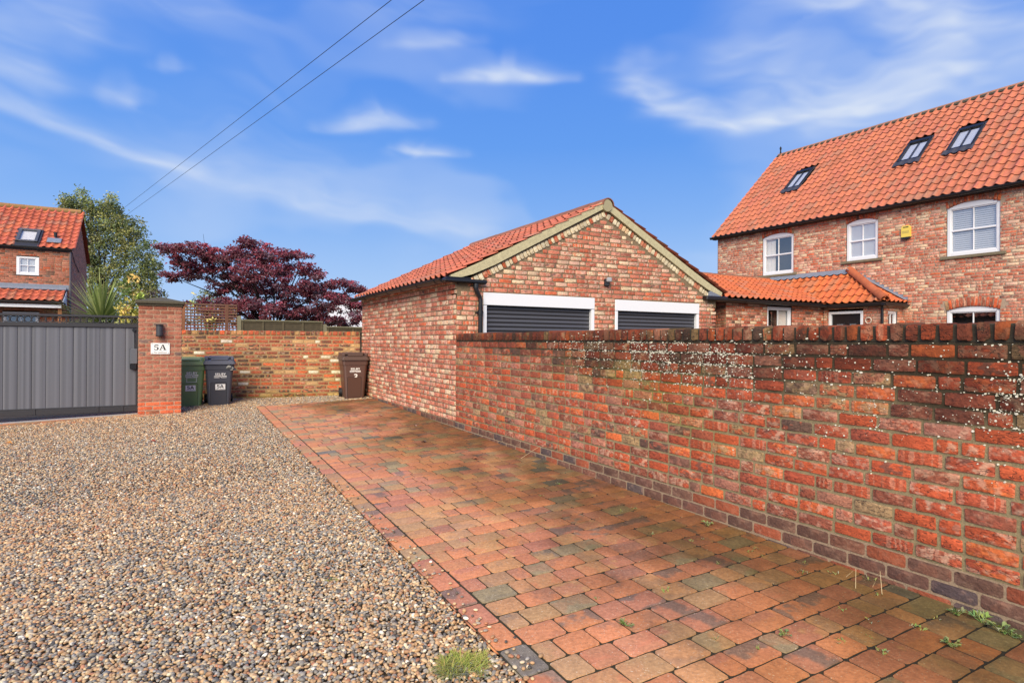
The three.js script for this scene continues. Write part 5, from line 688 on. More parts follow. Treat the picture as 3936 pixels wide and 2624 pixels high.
// ------------------------------------------------------------------ wheelie bins
function loft(G, sections, c, seg = 6) {                              // rounded rectangles [y, halfWidth, zBack, zFront, radius] stacked
  const rings = sections.map(([y, hw, zb, zf, r]) => { const ring = []; for (const [cx, cz, a0] of [[hw - r, zf - r, 0], [-hw + r, zf - r, 90], [-hw + r, zb + r, 180], [hw - r, zb + r, 270]]) for (let k = 0; k <= seg; k++) { const a = (a0 + 90 * k / seg) * Math.PI / 180; ring.push([[cx + Math.cos(a) * r, typeof y === 'function' ? y(cz + Math.sin(a) * r) : y, cz + Math.sin(a) * r], [Math.cos(a), 0.05, Math.sin(a)]]); } return ring; });
  const n = rings[0].length; let prev = null;
  for (let k = 0; k < rings.length - 1; k++) { const A = rings[k].map(([p, m]) => G.v(p, m, p[0], p[1], c)), B = rings[k + 1].map(([p, m]) => G.v(p, m, p[0], p[1], c)); const flatStep = Math.abs(rings[k][0][0][1] - rings[k + 1][0][0][1]) < 0.004; for (let q = 0; q < n; q++) { const r = (q + 1) % n; G.quad(A[r], A[q], B[q], B[r]); } if (flatStep) for (const j of [...A, ...B]) { G.n[j * 3] *= 0.2; G.n[j * 3 + 2] *= 0.2; G.n[j * 3 + 1] = -1; } }
  const capR = (ring, up) => { const m = [0, up, 0], y0 = ring.reduce((s, q) => s + q[0][1], 0) / n, zc = ring.reduce((s, q) => s + q[0][2], 0) / n, ctr = G.v([0, y0, zc], m, 0, 0, c), e = ring.map(([p]) => G.v(p, m, p[0], p[2], c)); for (let q = 0; q < n; q++) up > 0 ? G.tri(ctr, e[(q + 1) % n], e[q]) : G.tri(ctr, e[q], e[(q + 1) % n]); };
  capR(rings[0], -1); capR(rings[rings.length - 1], 1);
}
function bin(label, x, z, turn, c, lidc, deco, opt = {}) {
  const b = thing('wheelie_bin', label, 'wheelie bin', [x, gy(x, z) - 0.005, z], 'council wheelie bins at the end of the drive'); b.rotation.y = turn;
  const M1 = std(col(...c), opt.gloss || 0.42), M2 = std(col(...lidc), 0.5), loc = (geo, name, mat, par = b) => { const o = new THREE.Mesh(geo.buffer(), mat); o.name = name; o.castShadow = o.receiveShadow = true; par.add(o); return o; };
  const B = new Geo(); loft(B, [[0.0, 0.195, -0.50, 0.0, 0.05], [0.03, 0.205, -0.52, 0.0, 0.06], [0.60, 0.245, -0.60, 0.045, 0.06], [0.72, 0.255, -0.62, 0.055, 0.055], [0.722, 0.268, -0.63, 0.066, 0.05], [0.82, 0.274, -0.64, 0.072, 0.05]], white, 5);
  // raised lower front panel, rounded at its top corner
  const slope = Math.atan(0.045 / 0.57), ff = { o: [0, 0.03, 0.0], U: [1, 0, 0], V: [0, Math.cos(slope), Math.sin(slope)], N: [0, -Math.sin(slope), Math.cos(slope)] };
  const pts = [[-0.155, 0], [0.125, 0], [0.125, 0.40]]; for (let k = 1; k <= 6; k++) { const a = k / 6 * Math.PI / 2; pts.push([0.095 + 0.03 * Math.cos(a), 0.40 + 0.03 * Math.sin(a)]); } for (let k = 0; k <= 6; k++) { const a = Math.PI / 2 + k / 6 * Math.PI / 2; pts.push([-0.125 + 0.03 * Math.cos(a), 0.40 + 0.03 * Math.sin(a)]); }
  loc(B, 'body', M1); const Pn = new Geo(); prism(Pn, ff, pts, -0.01, 0.007); loc(Pn, 'front_panel', M1); const E = new Geo(); prism(E, ff, pts.map(([u, v]) => [u * 1.035 + (u > 0 ? 0.003 : -0.003), v + (v > 0.1 ? 0.008 : 0)]), -0.01, 0.0015); loc(E, 'panel_groove', std(col(...c.map(q => q * 0.45)), 0.6));  // rim round the panel: groove shade painted as a darker bin colour
  const Ld = new Geo(), yl = z => 0.90 + (0.08 * clamp((0.09 - z) / 0.74)); loft(Ld, [[0.826, 0.275, -0.66, 0.085, 0.05], [0.828, 0.292, -0.68, 0.105, 0.05], [0.862, 0.296, -0.685, 0.11, 0.05], [0.866, 0.286, -0.68, 0.10, 0.05], [0.885, 0.286, -0.68, 0.10, 0.05], [0.889, 0.276, -0.675, 0.09, 0.05], [z => yl(z), 0.27, -0.67, 0.085, 0.06]], white, 5); loc(Ld, 'lid', M2);
  const H = new Geo(); block(H, frame([0, 0, 0], [1, 0, 0]), -0.16, 0.16, 0.905, 0.945, 0.02, 0.075, 0.012); for (const s of [-1, 1]) block(H, frame([0, 0, 0], [1, 0, 0]), s * 0.235 - 0.03, s * 0.235 + 0.03, 0.90, 0.975, -0.62, 0.03, 0.015); if (opt.ridge !== false) block(H, frame([0, 0, 0], [1, 0, 0]), -0.2, 0.2, 0.93, 0.985, -0.66, -0.1, 0.02); loc(H, 'lid_handle', M2);
  for (const s of [-1, 1]) { const Wl = new Geo(); tube(Wl, [[s * 0.205, 0.1, -0.54], [s * 0.262, 0.1, -0.54]], 0.1, 18); const wh = loc(Wl, 'wheel', std(col(22, 22, 24), 0.6)); const Hb = new Geo(); tube(Hb, [[s * 0.26, 0.1, -0.54], [s * 0.268, 0.1, -0.54]], 0.05, 12); loc(Hb, 'hub', std(col(40, 40, 44), 0.5), wh); }
  const A = new Geo(); tube(A, [[-0.26, 0.1, -0.54], [0.26, 0.1, -0.54]], 0.014, 8); loc(A, 'axle', M.black); const Bk = new Geo(); tube(Bk, [[-0.2, 0.9, -0.72], [0.2, 0.9, -0.72]], 0.016, 8); for (const s of [-0.2, 0, 0.2]) tube(Bk, [[s, 0.9, -0.72], [s, 0.86, -0.64]], 0.014, 6); loc(Bk, 'rear_handle', M1);
  const P = new Geo(), uc = opt.uc || 0, top = opt.top || 0.62; letters(P, ff, 'SELBY', sans, 0.045, uc, top, 0.002, 0.0012, 1.1); const bar = (G, u0, u1, v0, v1, n0 = 0.0015, n1 = 0.0032) => { G.flat([[u0, v0], [u1, v0], [u1, v1], [u0, v1]].map(q => at(ff, q[0], q[1], n1)), white); };
  bar(P, uc - 0.115, uc - 0.01, top - 0.050, top - 0.036); bar(P, uc + 0.022, uc + 0.115, top - 0.050, top - 0.036); P.flat([[uc - 0.012, top - 0.036], [uc + 0.006, top - 0.062], [uc + 0.026, top - 0.062], [uc + 0.006, top - 0.036]].map(q => at(ff, q[0], q[1], 0.0032)).reverse(), white); bar(P, uc - 0.115, uc - 0.014, top - 0.072, top - 0.064); bar(P, uc + 0.014, uc + 0.115, top - 0.072, top - 0.064);
  deco(P, ff, bar, uc, top); loc(P, 'lettering', M.print);
  if (opt.sticker) { const S = new Geo(), u = opt.sticker[0], v = opt.sticker[1]; block(S, ff, u - 0.09, u + 0.09, v - 0.055, v + 0.06, 0.006, 0.0095, 0.001); loc(S, 'number_sticker', M.print); const T = new Geo(); letters(T, ff, '5A', sans, 0.066, u, v + 0.014, 0.0095, 0.0012, 1.15); letters(T, ff, 'The Gatehouse', sansR, 0.016, u, v - 0.038, 0.0095, 0.0012, 1.0); loc(T, 'sticker_lettering', M.ink); }
  if (opt.bag) { const Q = new Geo(), R = rng(9); for (let k = 0; k < 14; k++) { const a = 0.1 + R() * 0.15, y = 0.69 + R() * 0.1; Q.flat([[a, y, 0.075 + R() * 0.02], [a + 0.05 + R() * 0.04, y - 0.01 + R() * 0.03, 0.08 + R() * 0.025], [a + 0.03, y + 0.03 + R() * 0.02, 0.074]], white); } loc(Q, 'torn_bag', std(col(44, 44, 48), 0.25)); }
  return b;
}
bin('green wheelie bin with a 5A sticker, half behind the gate pillar', 0.19, -13.55, 0.06, [110, 136, 86], [138, 160, 106], (P, f, bar, u, t) => { for (const q of [[u - 0.09, u + 0.085, t - 0.185, t - 0.179], [u - 0.09, u + 0.085, t - 0.094, t - 0.088], [u - 0.09, u - 0.084, t - 0.185, t - 0.09], [u + 0.079, u + 0.085, t - 0.185, t - 0.09]]) bar(P, ...q); bar(P, u - 0.115, u + 0.105, t - 0.086, t - 0.081); }, { uc: 0.02, top: 0.64, sticker: [0.0, 0.335], ridge: false });
bin('black wheelie bin with a 5A sticker beside the green bin', 0.705, -13.42, -0.02, [62, 63, 70], [92, 96, 108], () => { }, { uc: 0.015, top: 0.60, sticker: [0.015, 0.34], bag: true });
bin('brown wheelie bin marked 3 in the corner by the garage', 3.30, -12.88, -0.1, [82, 56, 46], [86, 66, 58], (P, f, bar, u, t) => letters(P, f, '3', sans, 0.125, u + 0.01, t - 0.17, 0.002, 0.0014, 0.9), { uc: 0.0, top: 0.61 });
// ------------------------------------------------------------------ fences behind the back wall
{
  const t = thing('trellis', 'brown wooden trellis panel with climbing leaves above the back wall', 'trellis', [0.6, 0.3, -15.62]), f = frame([0, Y(0), -15.6], [1, 0, 0]), R = rng(231), br = () => lin(118 + R() * 26, 80 + R() * 18, 62 + R() * 14);
  for (const [u, c] of [[0.03, lin(150, 98, 66)], [0.93, lin(122, 82, 62)]]) { const G = new Geo(); block(G, f, u, u + 0.075, -1.1, 0.85, -0.05, 0.02, 0.006, c); G.mesh('post', M.wood, t); }
  for (let k = 0; k < 9; k++) { const G = new Geo(), v = 0.27 + k * 0.068; block(G, f, 0.0, 1.19, v, v + 0.032, 0.0, 0.018, 0.003, br()); G.mesh('lath', M.wood, t); }
  for (let k = 0; k < 15; k++) { const G = new Geo(), u = 0.13 + k * 0.074; block(G, f, u, u + 0.022, 0.0, 0.83, -0.020, -0.002, 0.003, br()); G.mesh('lath', M.wood, t); }
  const o = (u0, u1, top, name, label, sub) => { const p = thing('garden_fence', label, 'fence', [(u0 + u1) / 2, 0.3, -15.62]), G = new Geo(), c = lin(100, 90, 66); block(G, f, u0, u1, -1.2, top - 0.03, -0.03, 0.0, 0.003, lin(86, 76, 56)); G.mesh('board', M.wood, p); const C = new Geo(); block(C, f, u0, u1, top - 0.035, top, -0.04, 0.03, 0.004, lin(132, 126, 98)); C.mesh('rail', M.wood, p); for (let k = 0; k <= sub; k++) { const B = new Geo(), u = mix(u0, u1 - 0.05, k / sub); block(B, f, u, u + 0.05, -1.2, top - 0.037, 0.001, 0.018, 0.003, c); B.mesh('batten', M.wood, p); } for (const v of [top - 0.12]) for (let k = 0; k < sub; k++) { const B = new Geo(), a = mix(u0, u1 - 0.05, k / sub) + 0.055, b = mix(u0, u1 - 0.05, (k + 1) / sub) - 0.005; block(B, f, a, b, top - 0.075, top - 0.04, 0.001, 0.010, 0.003, c); B.mesh('moulding', M.wood, p); } };
  o(1.275, 3.17, 0.50, 'a', 'long low olive grey fence panel of four bays above the back wall', 4); o(3.27, 4.6, 0.375, 'b', 'low dark fence panel end between the short post and the garage', 2);
  for (const [u, top, l] of [[1.188, 0.59, 'taller round topped grey fence post next to the trellis'], [3.18, 0.43, 'short round topped fence post left of the garage']]) { const p = thing('fence_post', l, 'fence post', [u + 0.04, 0.3, -15.62]), G = new Geo(), c = lin(140, 134, 108), pts = [[u, -1.2], [u + 0.085, -1.2], [u + 0.085, top - 0.03]]; for (let k = 1; k < 8; k++) { const a = k / 8 * Math.PI; pts.push([u + 0.0425 + 0.0425 * Math.cos(a), top - 0.03 + 0.03 * Math.sin(a)]); } pts.push([u, top - 0.03]); prism(G, f, pts, -0.06, 0.03, c); G.mesh('post', M.wood, p); }
}
// ------------------------------------------------------------------ trees and plants
function leaf(G, p, n, t, l, w, c, bend = 0.15) { const s = cross(n, t), k = [], P = (a, b, h) => [p[0] + t[0] * a + s[0] * b + n[0] * h, p[1] + t[1] * a + s[1] * b + n[1] * h, p[2] + t[2] * a + s[2] * b + n[2] * h]; k.push(G.v(P(0, 0, 0), n, 0, 0, c), G.v(P(l * 0.5, -w / 2, bend * w), n, 0, 0, c), G.v(P(l, 0, -bend * l), n, 0, 0, c), G.v(P(l * 0.5, w / 2, bend * w), n, 0, 0, c)); G.tri(k[0], k[1], k[2]); G.tri(k[0], k[2], k[3]); }
function rdir(R, up = 0) { const z = R() * 2 - 1, a = R() * 6.2832, r = Math.sqrt(1 - z * z); return nrm([r * Math.cos(a), z + up, r * Math.sin(a)]); }
function crown(G, R, blobs, o) {                                      // tufts of leaves gathered on twigs inside each limb's cloud
  for (const [c, rx, ry] of blobs) {
    const tufts = Math.max(3, Math.round(o.tufts * Math.sqrt(rx * ry) ** 1.6));
    for (let k = 0; k < tufts; k++) {
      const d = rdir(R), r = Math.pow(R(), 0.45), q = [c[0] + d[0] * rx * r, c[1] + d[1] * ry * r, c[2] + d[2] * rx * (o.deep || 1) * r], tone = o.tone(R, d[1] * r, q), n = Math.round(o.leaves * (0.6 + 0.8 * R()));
      for (let j = 0; j < n; j++) { const e = rdir(R), s = o.tuft * Math.pow(R(), 0.6), p = [q[0] + e[0] * s, q[1] + e[1] * s * o.flat - (o.droop || 0) * R() * s, q[2] + e[2] * s], nn = rdir(R, o.up), tt = nrm(cross(nn, rdir(R))), sz = o.size * (0.65 + 0.7 * R()), m = 0.75 + 0.5 * R(); leaf(G, p, nn, tt, sz, sz * o.wide, [tone[0] * m, tone[1] * m, tone[2] * m], 0.2); }
    }
  }
}
function limbs(G, R, root, fork, tips, r0, c) { const mid = fork; tube(G, [root, [mix(root[0], mid[0], 0.5) + 0.05, mix(root[1], mid[1], 0.5), mix(root[2], mid[2], 0.5)], mid], t => r0 * (1 - 0.35 * t), 9, c); for (const t of tips) { const b = [mix(mid[0], t[0], 0.45) + (R() - 0.5) * 0.3, mix(mid[1], t[1], 0.6) + (R() - 0.3) * 0.2, mix(mid[2], t[2], 0.45) + (R() - 0.5) * 0.3]; tube(G, [mid, b, t], q => r0 * (0.5 - 0.42 * q), 6, c); for (let k = 0; k < 3; k++) { const e = rdir(R, 0.4), l = 0.3 + 0.4 * R(); tube(G, [b, [b[0] + e[0] * l * 0.5, b[1] + e[1] * l * 0.4 + 0.05, b[2] + e[2] * l * 0.5], [b[0] + e[0] * l, b[1] + e[1] * l * 0.7, b[2] + e[2] * l]], q => r0 * (0.16 - 0.13 * q), 4, c); } } }
{
  const R = rng(241), t = thing('maple_tree', 'wide dark purple maple tree behind the back wall', 'tree', [2.4, 0.32, -18.6]);
  const B = [[[-0.22, 2.68, -20.14], 0.38, 0.19], [[-0.45, 2.75, -20.27], 0.19, 0.09], [[-0.34, 1.91, -20.21], 0.15, 0.09], [[0.18, 2.68, -19.92], 0.46, 0.23], [[0.65, 2.53, -19.66], 0.53, 0.27], [[0.05, 2.26, -19.99], 0.46, 0.23], [[0.45, 2.03, -19.77], 0.61, 0.27], [[-0.01, 1.88, -20.03], 0.46, 0.19], [[1.05, 2.42, -19.44], 0.46, 0.27], [[1.75, 2.88, -19.05], 0.34, 0.19], [[1.38, 2.5, -19.25], 0.46, 0.3], [[1.95, 2.58, -18.94], 0.46, 0.34], [[2.38, 2.47, -18.7], 0.53, 0.27], [[2.85, 2.51, -18.44], 0.42, 0.17], [[3.18, 2.47, -18.25], 0.14, 0.06], [[1.19, 1.96, -19.36], 0.69, 0.38], [[1.92, 1.97, -18.95], 0.69, 0.42], [[2.58, 2.05, -18.58], 0.61, 0.3], [[3.12, 2.02, -18.29], 0.53, 0.27], [[3.52, 1.9, -18.07], 0.23, 0.15], [[1.39, 1.51, -19.25], 0.69, 0.34], [[2.12, 1.44, -18.84], 0.76, 0.42], [[2.85, 1.52, -18.44], 0.76, 0.38], [[3.45, 1.52, -18.1], 0.61, 0.3], [[3.98, 1.64, -17.81], 0.42, 0.19], [[4.38, 1.57, -17.58], 0.38, 0.17], [[4.64, 1.47, -17.44], 0.19, 0.09], [[1.72, 1.02, -19.06], 0.61, 0.3], [[2.46, 0.91, -18.66], 0.84, 0.34], [[3.26, 0.91, -18.21], 0.84, 0.38], [[3.99, 1.15, -17.81], 0.61, 0.34], [[4.45, 0.96, -17.55], 0.3, 0.23], [[3.39, 0.57, -18.14], 0.84, 0.15], [[0.73, 1.08, -19.62], 0.61, 0.14], [[1.19, 1.05, -19.36], 0.46, 0.23], [[4.06, 0.58, -17.77], 0.61, 0.17], [[4.52, 0.69, -17.51], 0.23, 0.17], [[0.9, 0.7, -19.4], 0.55, 0.25], [[1.6, 0.6, -19.1], 0.6, 0.25]].map(([c, a, b]) => { const k = 1 + (R() - 0.5) * 0.09; return [[c[0] * k, c[1] * k + CY, c[2] * k], a * k, b * k]; });
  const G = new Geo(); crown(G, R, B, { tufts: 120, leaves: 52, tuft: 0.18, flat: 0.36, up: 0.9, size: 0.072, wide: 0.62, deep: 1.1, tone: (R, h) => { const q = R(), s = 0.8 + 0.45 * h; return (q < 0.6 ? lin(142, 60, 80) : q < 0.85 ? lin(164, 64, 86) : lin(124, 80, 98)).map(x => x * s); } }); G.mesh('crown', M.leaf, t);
  const T = new Geo(); limbs(T, R, [2.5, 0.3, -18.7], [2.4, 1.6, -18.7], B.filter((_, k) => k % 2 === 0).map(b => b[0]), 0.07, lin(84, 62, 60)); const b = B[0][0]; tube(T, [[0.6, 3.9, -19.7], [0.62, 4.3, -19.72], [0.58, 4.65, -19.74]], q => 0.008 - 0.005 * q, 4, lin(90, 70, 66)); T.mesh('trunk', M.bark, t);
}
{
  const R = rng(251), t = thing('birch_tree', 'tall loose green birch tree behind the cottage gable', 'tree', [-3.7, 0.4, -41]);
  const B = [[[-5.09, 8.05, -41.73], 0.89, 0.67], [[-5.48, 7.6, -41.94], 0.59, 0.59], [[-4.32, 7.61, -41.29], 1.04, 0.74], [[-3.41, 7.62, -40.79], 0.89, 0.74], [[-2.89, 7.03, -40.5], 0.89, 0.67], [[-4.7, 6.72, -41.51], 1.33, 0.89], [[-3.53, 6.29, -40.86], 1.33, 0.89], [[-2.37, 6.15, -40.21], 1.04, 0.74], [[-4.69, 5.54, -41.5], 1.18, 0.89], [[-3.39, 5.1, -40.78], 1.48, 1.04], [[-1.97, 5.12, -39.99], 1.04, 0.81], [[-4.55, 4.36, -41.43], 1.18, 0.89], [[-3.13, 3.92, -40.64], 1.48, 0.89], [[-1.71, 3.93, -39.85], 0.89, 0.89], [[-1.32, 4.38, -39.63], 0.44, 0.59], [[-4.42, 3.17, -41.36], 1.18, 0.89], [[-2.86, 2.89, -40.49], 1.63, 0.89], [[-1.31, 3.2, -39.63], 0.52, 0.74], [[-5.74, 8.05, -42.08], 0.3, 0.44], [[-1.7, 2.6, -39.84], 1.04, 0.59], [[-2.6, 1.6, -40.4], 2.0, 0.9], [[-4.6, 1.8, -41.4], 1.4, 0.9]].map(([c, a, b]) => [[c[0], c[1] + CY, c[2]], a, b]);
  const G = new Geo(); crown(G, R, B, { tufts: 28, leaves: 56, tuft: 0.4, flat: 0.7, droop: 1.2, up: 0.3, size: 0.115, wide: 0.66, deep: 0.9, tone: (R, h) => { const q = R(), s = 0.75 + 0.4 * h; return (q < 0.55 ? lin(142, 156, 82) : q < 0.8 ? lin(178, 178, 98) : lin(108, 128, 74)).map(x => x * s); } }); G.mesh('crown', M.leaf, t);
  const T = new Geo(); limbs(T, R, [-3.7, 0.3, -41], [-3.8, 3.6, -41], B.filter((_, k) => k % 2 === 0).map(b => b[0]), 0.16, lin(190, 182, 170)); T.mesh('trunk', M.bark, t);
}
{
  const R = rng(261), t = thing('cordyline', 'spiky green cordyline palm behind the gate beside the pillar', 'palm', [-1.95, 0.25, -20.5]), c = [-1.95, Y(0.45), -20.5];
  for (let k = 0; k < 290; k++) { const G = new Geo(), a = R() * 6.283, e = -0.3 + 1.7 * Math.pow(R(), 1.1), L = 1.1 + 0.6 * R(), w = 0.042 + 0.022 * R(), d = [Math.cos(a) * Math.cos(e), Math.sin(e), Math.sin(a) * Math.cos(e)], s = nrm(cross(d, [0.01, 1, 0.02])), b = mix3(lin(122, 142, 66), lin(206, 212, 136), R() * R()), n = 5, id = []; for (let q = 0; q <= n; q++) { const h = q / n, dr = 0.34 * h * h * Math.cos(e), p = [c[0] + d[0] * L * h, c[1] + d[1] * L * h - dr, c[2] + d[2] * L * h], ww = w * (h < 0.2 ? 0.5 + 2.5 * h : 1 - Math.pow((h - 0.2) / 0.8, 2)) / 2 + 0.001, nn = nrm(cross(s, d)), cc = mix3(b.map(x => x * 0.8), b, h); id.push(G.v([p[0] - s[0] * ww, p[1] + ww * 0.3, p[2] - s[2] * ww], nn, 0, h, cc), G.v(p, nn, 0.5, h, cc), G.v([p[0] + s[0] * ww, p[1] + ww * 0.3, p[2] + s[2] * ww], nn, 1, h, cc)); } for (let q = 0; q < n; q++) for (const j of [0, 1]) G.quad(id[q * 3 + j], id[q * 3 + j + 1], id[q * 3 + j + 4], id[q * 3 + j + 3]); G.mesh('leaf', M.leaf, t); }
  const T = new Geo(); tube(T, [[-1.95, 0.2, -20.5], [-1.93, 1.2, -20.5], c], q => 0.12 - 0.03 * q, 8, lin(110, 90, 70)); T.mesh('trunk', M.bark, t);
}
function shrub(name, label, seed, blobs, tone, o, root, stem) { const R = rng(seed), t = thing(name, label, 'shrub', root), G = new Geo(); crown(G, R, blobs, { tufts: 40, leaves: 16, tuft: 0.12, flat: 1, up: 0.3, size: 0.08, wide: 0.5, ...o, tone }); G.mesh('foliage', M.leaf, t); const T = new Geo(); for (const b of blobs) tube(T, [root, [mix(root[0], b[0][0], 0.5) + 0.04, mix(root[1], b[0][1], 0.5), mix(root[2], b[0][2], 0.5)], b[0]], q => stem * (1 - 0.7 * q), 5, lin(110, 92, 66)); T.mesh('stem', M.bark, t); }
const pale = R => (R() < 0.62 ? lin(222, 216, 120) : lin(124, 134, 70)).map(x => x * (0.8 + 0.4 * R()));
shrub('variegated_shrub', 'yellow and green variegated shrub rising behind the gate pillar', 271, [[[-1.1, Y(1.35), -18.3], 0.2, 0.35], [[-1.05, Y(0.9), -18.3], 0.36, 0.4], [[-1.2, Y(0.35), -18.3], 0.4, 0.35], [[-0.6, Y(0.85), -18.4], 0.35, 0.22], [[-1.0, Y(0.0), -18.3], 0.5, 0.5]], pale, { tufts: 95, leaves: 22, size: 0.1 }, [-1.1, 0.3, -18.3], 0.02);
shrub('climbing_shrub', 'thin variegated climber growing up through the brown trellis', 272, [[[0.3, Y(0.9), -16.1], 0.07, 0.3], [[0.25, Y(0.78), -15.9], 0.2, 0.12], [[0.3, Y(0.45), -15.75], 0.22, 0.2], [[0.62, Y(0.42), -15.72], 0.2, 0.12], [[0.16, Y(0.35), -15.7], 0.1, 0.1]], pale, { tufts: 45, leaves: 9, size: 0.07 }, [0.3, 0.4, -15.8], 0.01);
shrub('conifer', 'small bright yellow green conifer top behind the trellis', 273, [[[0.95, Y(1.62), -24.6], 0.38, 0.26], [[0.75, Y(1.4), -24.6], 0.42, 0.3], [[1.2, Y(1.4), -24.6], 0.42, 0.3], [[0.95, Y(0.6), -24.6], 0.6, 0.6]], R => (R() < 0.6 ? lin(150, 164, 52) : lin(98, 124, 52)).map(x => x * (0.8 + 0.4 * R())), { tufts: 90, leaves: 22, size: 0.09, wide: 0.28, up: 1.2 }, [0.95, 0.4, -24.6], 0.05);
shrub('dark_shrub', 'dark leafy shrub between the birch and the variegated shrub', 274, [[[-0.7, Y(1.75), -27.5], 0.5, 0.3], [[-1.3, Y(1.5), -27.5], 0.5, 0.4], [[-0.3, Y(1.2), -27.2], 0.5, 0.4], [[-1.0, Y(0.6), -27.4], 1.1, 0.7]], R => (R() < 0.5 ? lin(66, 46, 54) : lin(86, 92, 58)).map(x => x * (0.8 + 0.4 * R())), { tufts: 40, leaves: 26, tuft: 0.2, size: 0.1, droop: 0.5 }, [-0.9, 0.4, -27.4], 0.04);
// ------------------------------------------------------------------ overhead line and a far roof
{
  const p = thing('utility_pole', 'grey wooden utility pole standing inside the birch crown', 'pole', [-4.72, 0.4, -43.9]), G = new Geo(); tube(G, [[-4.72, 0.3, -43.9], [-4.72, Y(8.35), -43.9]], t => 0.15 - 0.05 * t, 12, lin(150, 144, 136)); G.mesh('post', M.wood, p); const C = new Geo(); block(C, frame([-4.72, Y(7.45), -43.9], nrm([1, 0, 0.4])), -0.5, 0.5, -0.05, 0.05, 0.1, 0.2, 0.01, lin(120, 112, 104)); C.mesh('crossarm', M.wood, p);
  const line = (label, a, b, sag) => { const t = thing('overhead_cable', label, 'cable', [a[0], a[1] + CY, a[2]], 'overhead cables'), G = new Geo(), pts = [], k = 1.9; for (let q = 0; q <= 40; q++) { const s = q / 40 * k; pts.push([mix(a[0], b[0], s), Y(mix(a[1], b[1], s) - sag * 4 * (s / k) * (1 - s / k)), mix(a[2], b[2], s)]); } tube(G, pts, 0.0072, 5); G.mesh('cable', M.black, t); };
  line('thinner upper overhead cable crossing the sky from the birch', [-4.76, 7.53, -48.4], [3.462, 6.508, -11.109], 0.02); line('lower overhead cable crossing the sky from the birch', [-4.46, 7.26, -48.2], [3.934, 6.398, -10.618], 0.02);
}
{
  const o = thing('rendered_house', 'white rendered house end with slate roof seen past the maple', 'house', [12, 0.4, -47]), f = frame([9.4, Y(0), -45], nrm([1, 0, 0.25])), G = new Geo(), Rf = new Geo(); prism(G, f, [[0, -1], [3.2, -1], [3.2, 1.6], [1.3, 3.35], [0, 2.4]], -7, 0); G.mesh('wall', std(col(206, 210, 220), 0.9), o); prism(Rf, f, [[-0.2, 2.35], [1.3, 3.45], [3.3, 1.6], [3.3, 1.75], [1.3, 3.62], [-0.2, 2.5]], -7.1, 0.25, lin(104, 104, 108)); Rf.mesh('roof', M.tile, o);
}
// ------------------------------------------------------------------ small growth and litter
const driveY = (x, z) => gy(x, z) + 0.002;
function grass(name, label, seed, x, z, r, n, len, cols, dead = 0.2) { const R = rng(seed), t = thing(name, label, 'grass', [x, driveY(x, z), z]), G = new Geo(); for (let k = 0; k < n; k++) { const a = R() * 6.283, q = r * Math.pow(R(), 0.8) * (0.7 + 0.6 * vn(Math.cos(a) * 2 + 9, Math.sin(a) * 2 + 9)), b = [x + Math.cos(a) * q, driveY(x, z) - 0.015, z + Math.sin(a) * q * 0.8], d = nrm([Math.cos(a) * 0.5 + (R() - 0.5) * 1.8, 0.4 + R() * 0.9, Math.sin(a) * 0.5 + (R() - 0.5) * 1.8]), L = len * (0.5 + 0.7 * R()), w = 0.0022 + 0.0018 * R(), s = nrm(cross(d, [0.1, 1, 0.3])), c = R() < dead ? lin(196, 176, 104) : lin(...cols[Math.floor(R() * cols.length)]), id = []; for (let j = 0; j <= 4; j++) { const h = j / 4, p = [b[0] + d[0] * L * h, b[1] + d[1] * L * h - L * 0.45 * h * h, b[2] + d[2] * L * h], ww = w * (1 - 0.85 * h), m = 0.6 + 0.4 * h; id.push(G.v([p[0] - s[0] * ww, p[1], p[2] - s[2] * ww], nrm(cross(s, d)), 0, 0, c.map(v => v * m)), G.v([p[0] + s[0] * ww, p[1], p[2] + s[2] * ww], nrm(cross(s, d)), 0, 0, c.map(v => v * m))); } for (let j = 0; j < 4; j++) G.quad(id[j * 2], id[j * 2 + 1], id[j * 2 + 3], id[j * 2 + 2]); } G.mesh('blades', M.leaf, t); }
const greens = [[182, 194, 84], [196, 202, 100], [156, 178, 78], [206, 202, 116]];
const onDrive = (x, y) => { const d = vF.clone().addScaledVector(vR, (x - 1968) / 2298).addScaledVector(vU, (1312 - y) / 2298), t = -CY / (d.y + 0.0155 * d.z - 0.033 * d.x); return [d.x * t, d.z * t]; };
{ const [x, z] = onDrive(1775, 2555); grass('grass_tuft', 'bright grass tuft growing in the gravel beside the near end of the paving edge', 281, x, z, 0.12, 760, 0.085, greens, 0.16); grass('moss_tuft', 'small yellow green moss tuft in the gravel halfway along the paving edge', 282, 0.815, -3.72, 0.045, 160, 0.03, greens, 0.1); grass('moss_tuft', 'smaller faint green moss speck in the gravel beyond the moss tuft', 283, 0.72, -4.0, 0.03, 60, 0.025, greens, 0.1); }
function weed(label, seed, x, z, s) { const R = rng(seed), t = thing('weed', label, 'weed', [x, driveY(x, z), z], 'weeds in the paving joints'), G = new Geo(), n = 7 + Math.floor(R() * 6); for (let k = 0; k < n; k++) { const a = R() * 6.283, d = nrm([Math.cos(a), 0.35 + R() * 0.9, Math.sin(a)]), L = s * (0.6 + 0.7 * R()), b = [x + (R() - 0.5) * s * 0.3, driveY(x, z) - 0.004, z + (R() - 0.5) * s * 0.3], c = lin(118 + R() * 40, 148 + R() * 30, 70 + R() * 24), m = b.map((q, j) => q + d[j] * L * 0.55); tube(G, [b, m], 0.0013, 4, c, false); for (let j = 0; j < 4; j++) { const e = nrm([d[0] + (R() - 0.5) * 1.4, d[1] * 0.6 + (R() - 0.2) * 0.6, d[2] + (R() - 0.5) * 1.4]); leaf(G, m, nrm([(R() - 0.5) * 0.6, 1, (R() - 0.5) * 0.6]), e, L * 0.6, L * 0.34, c); } } G.mesh('leaves', M.leaf, t); }
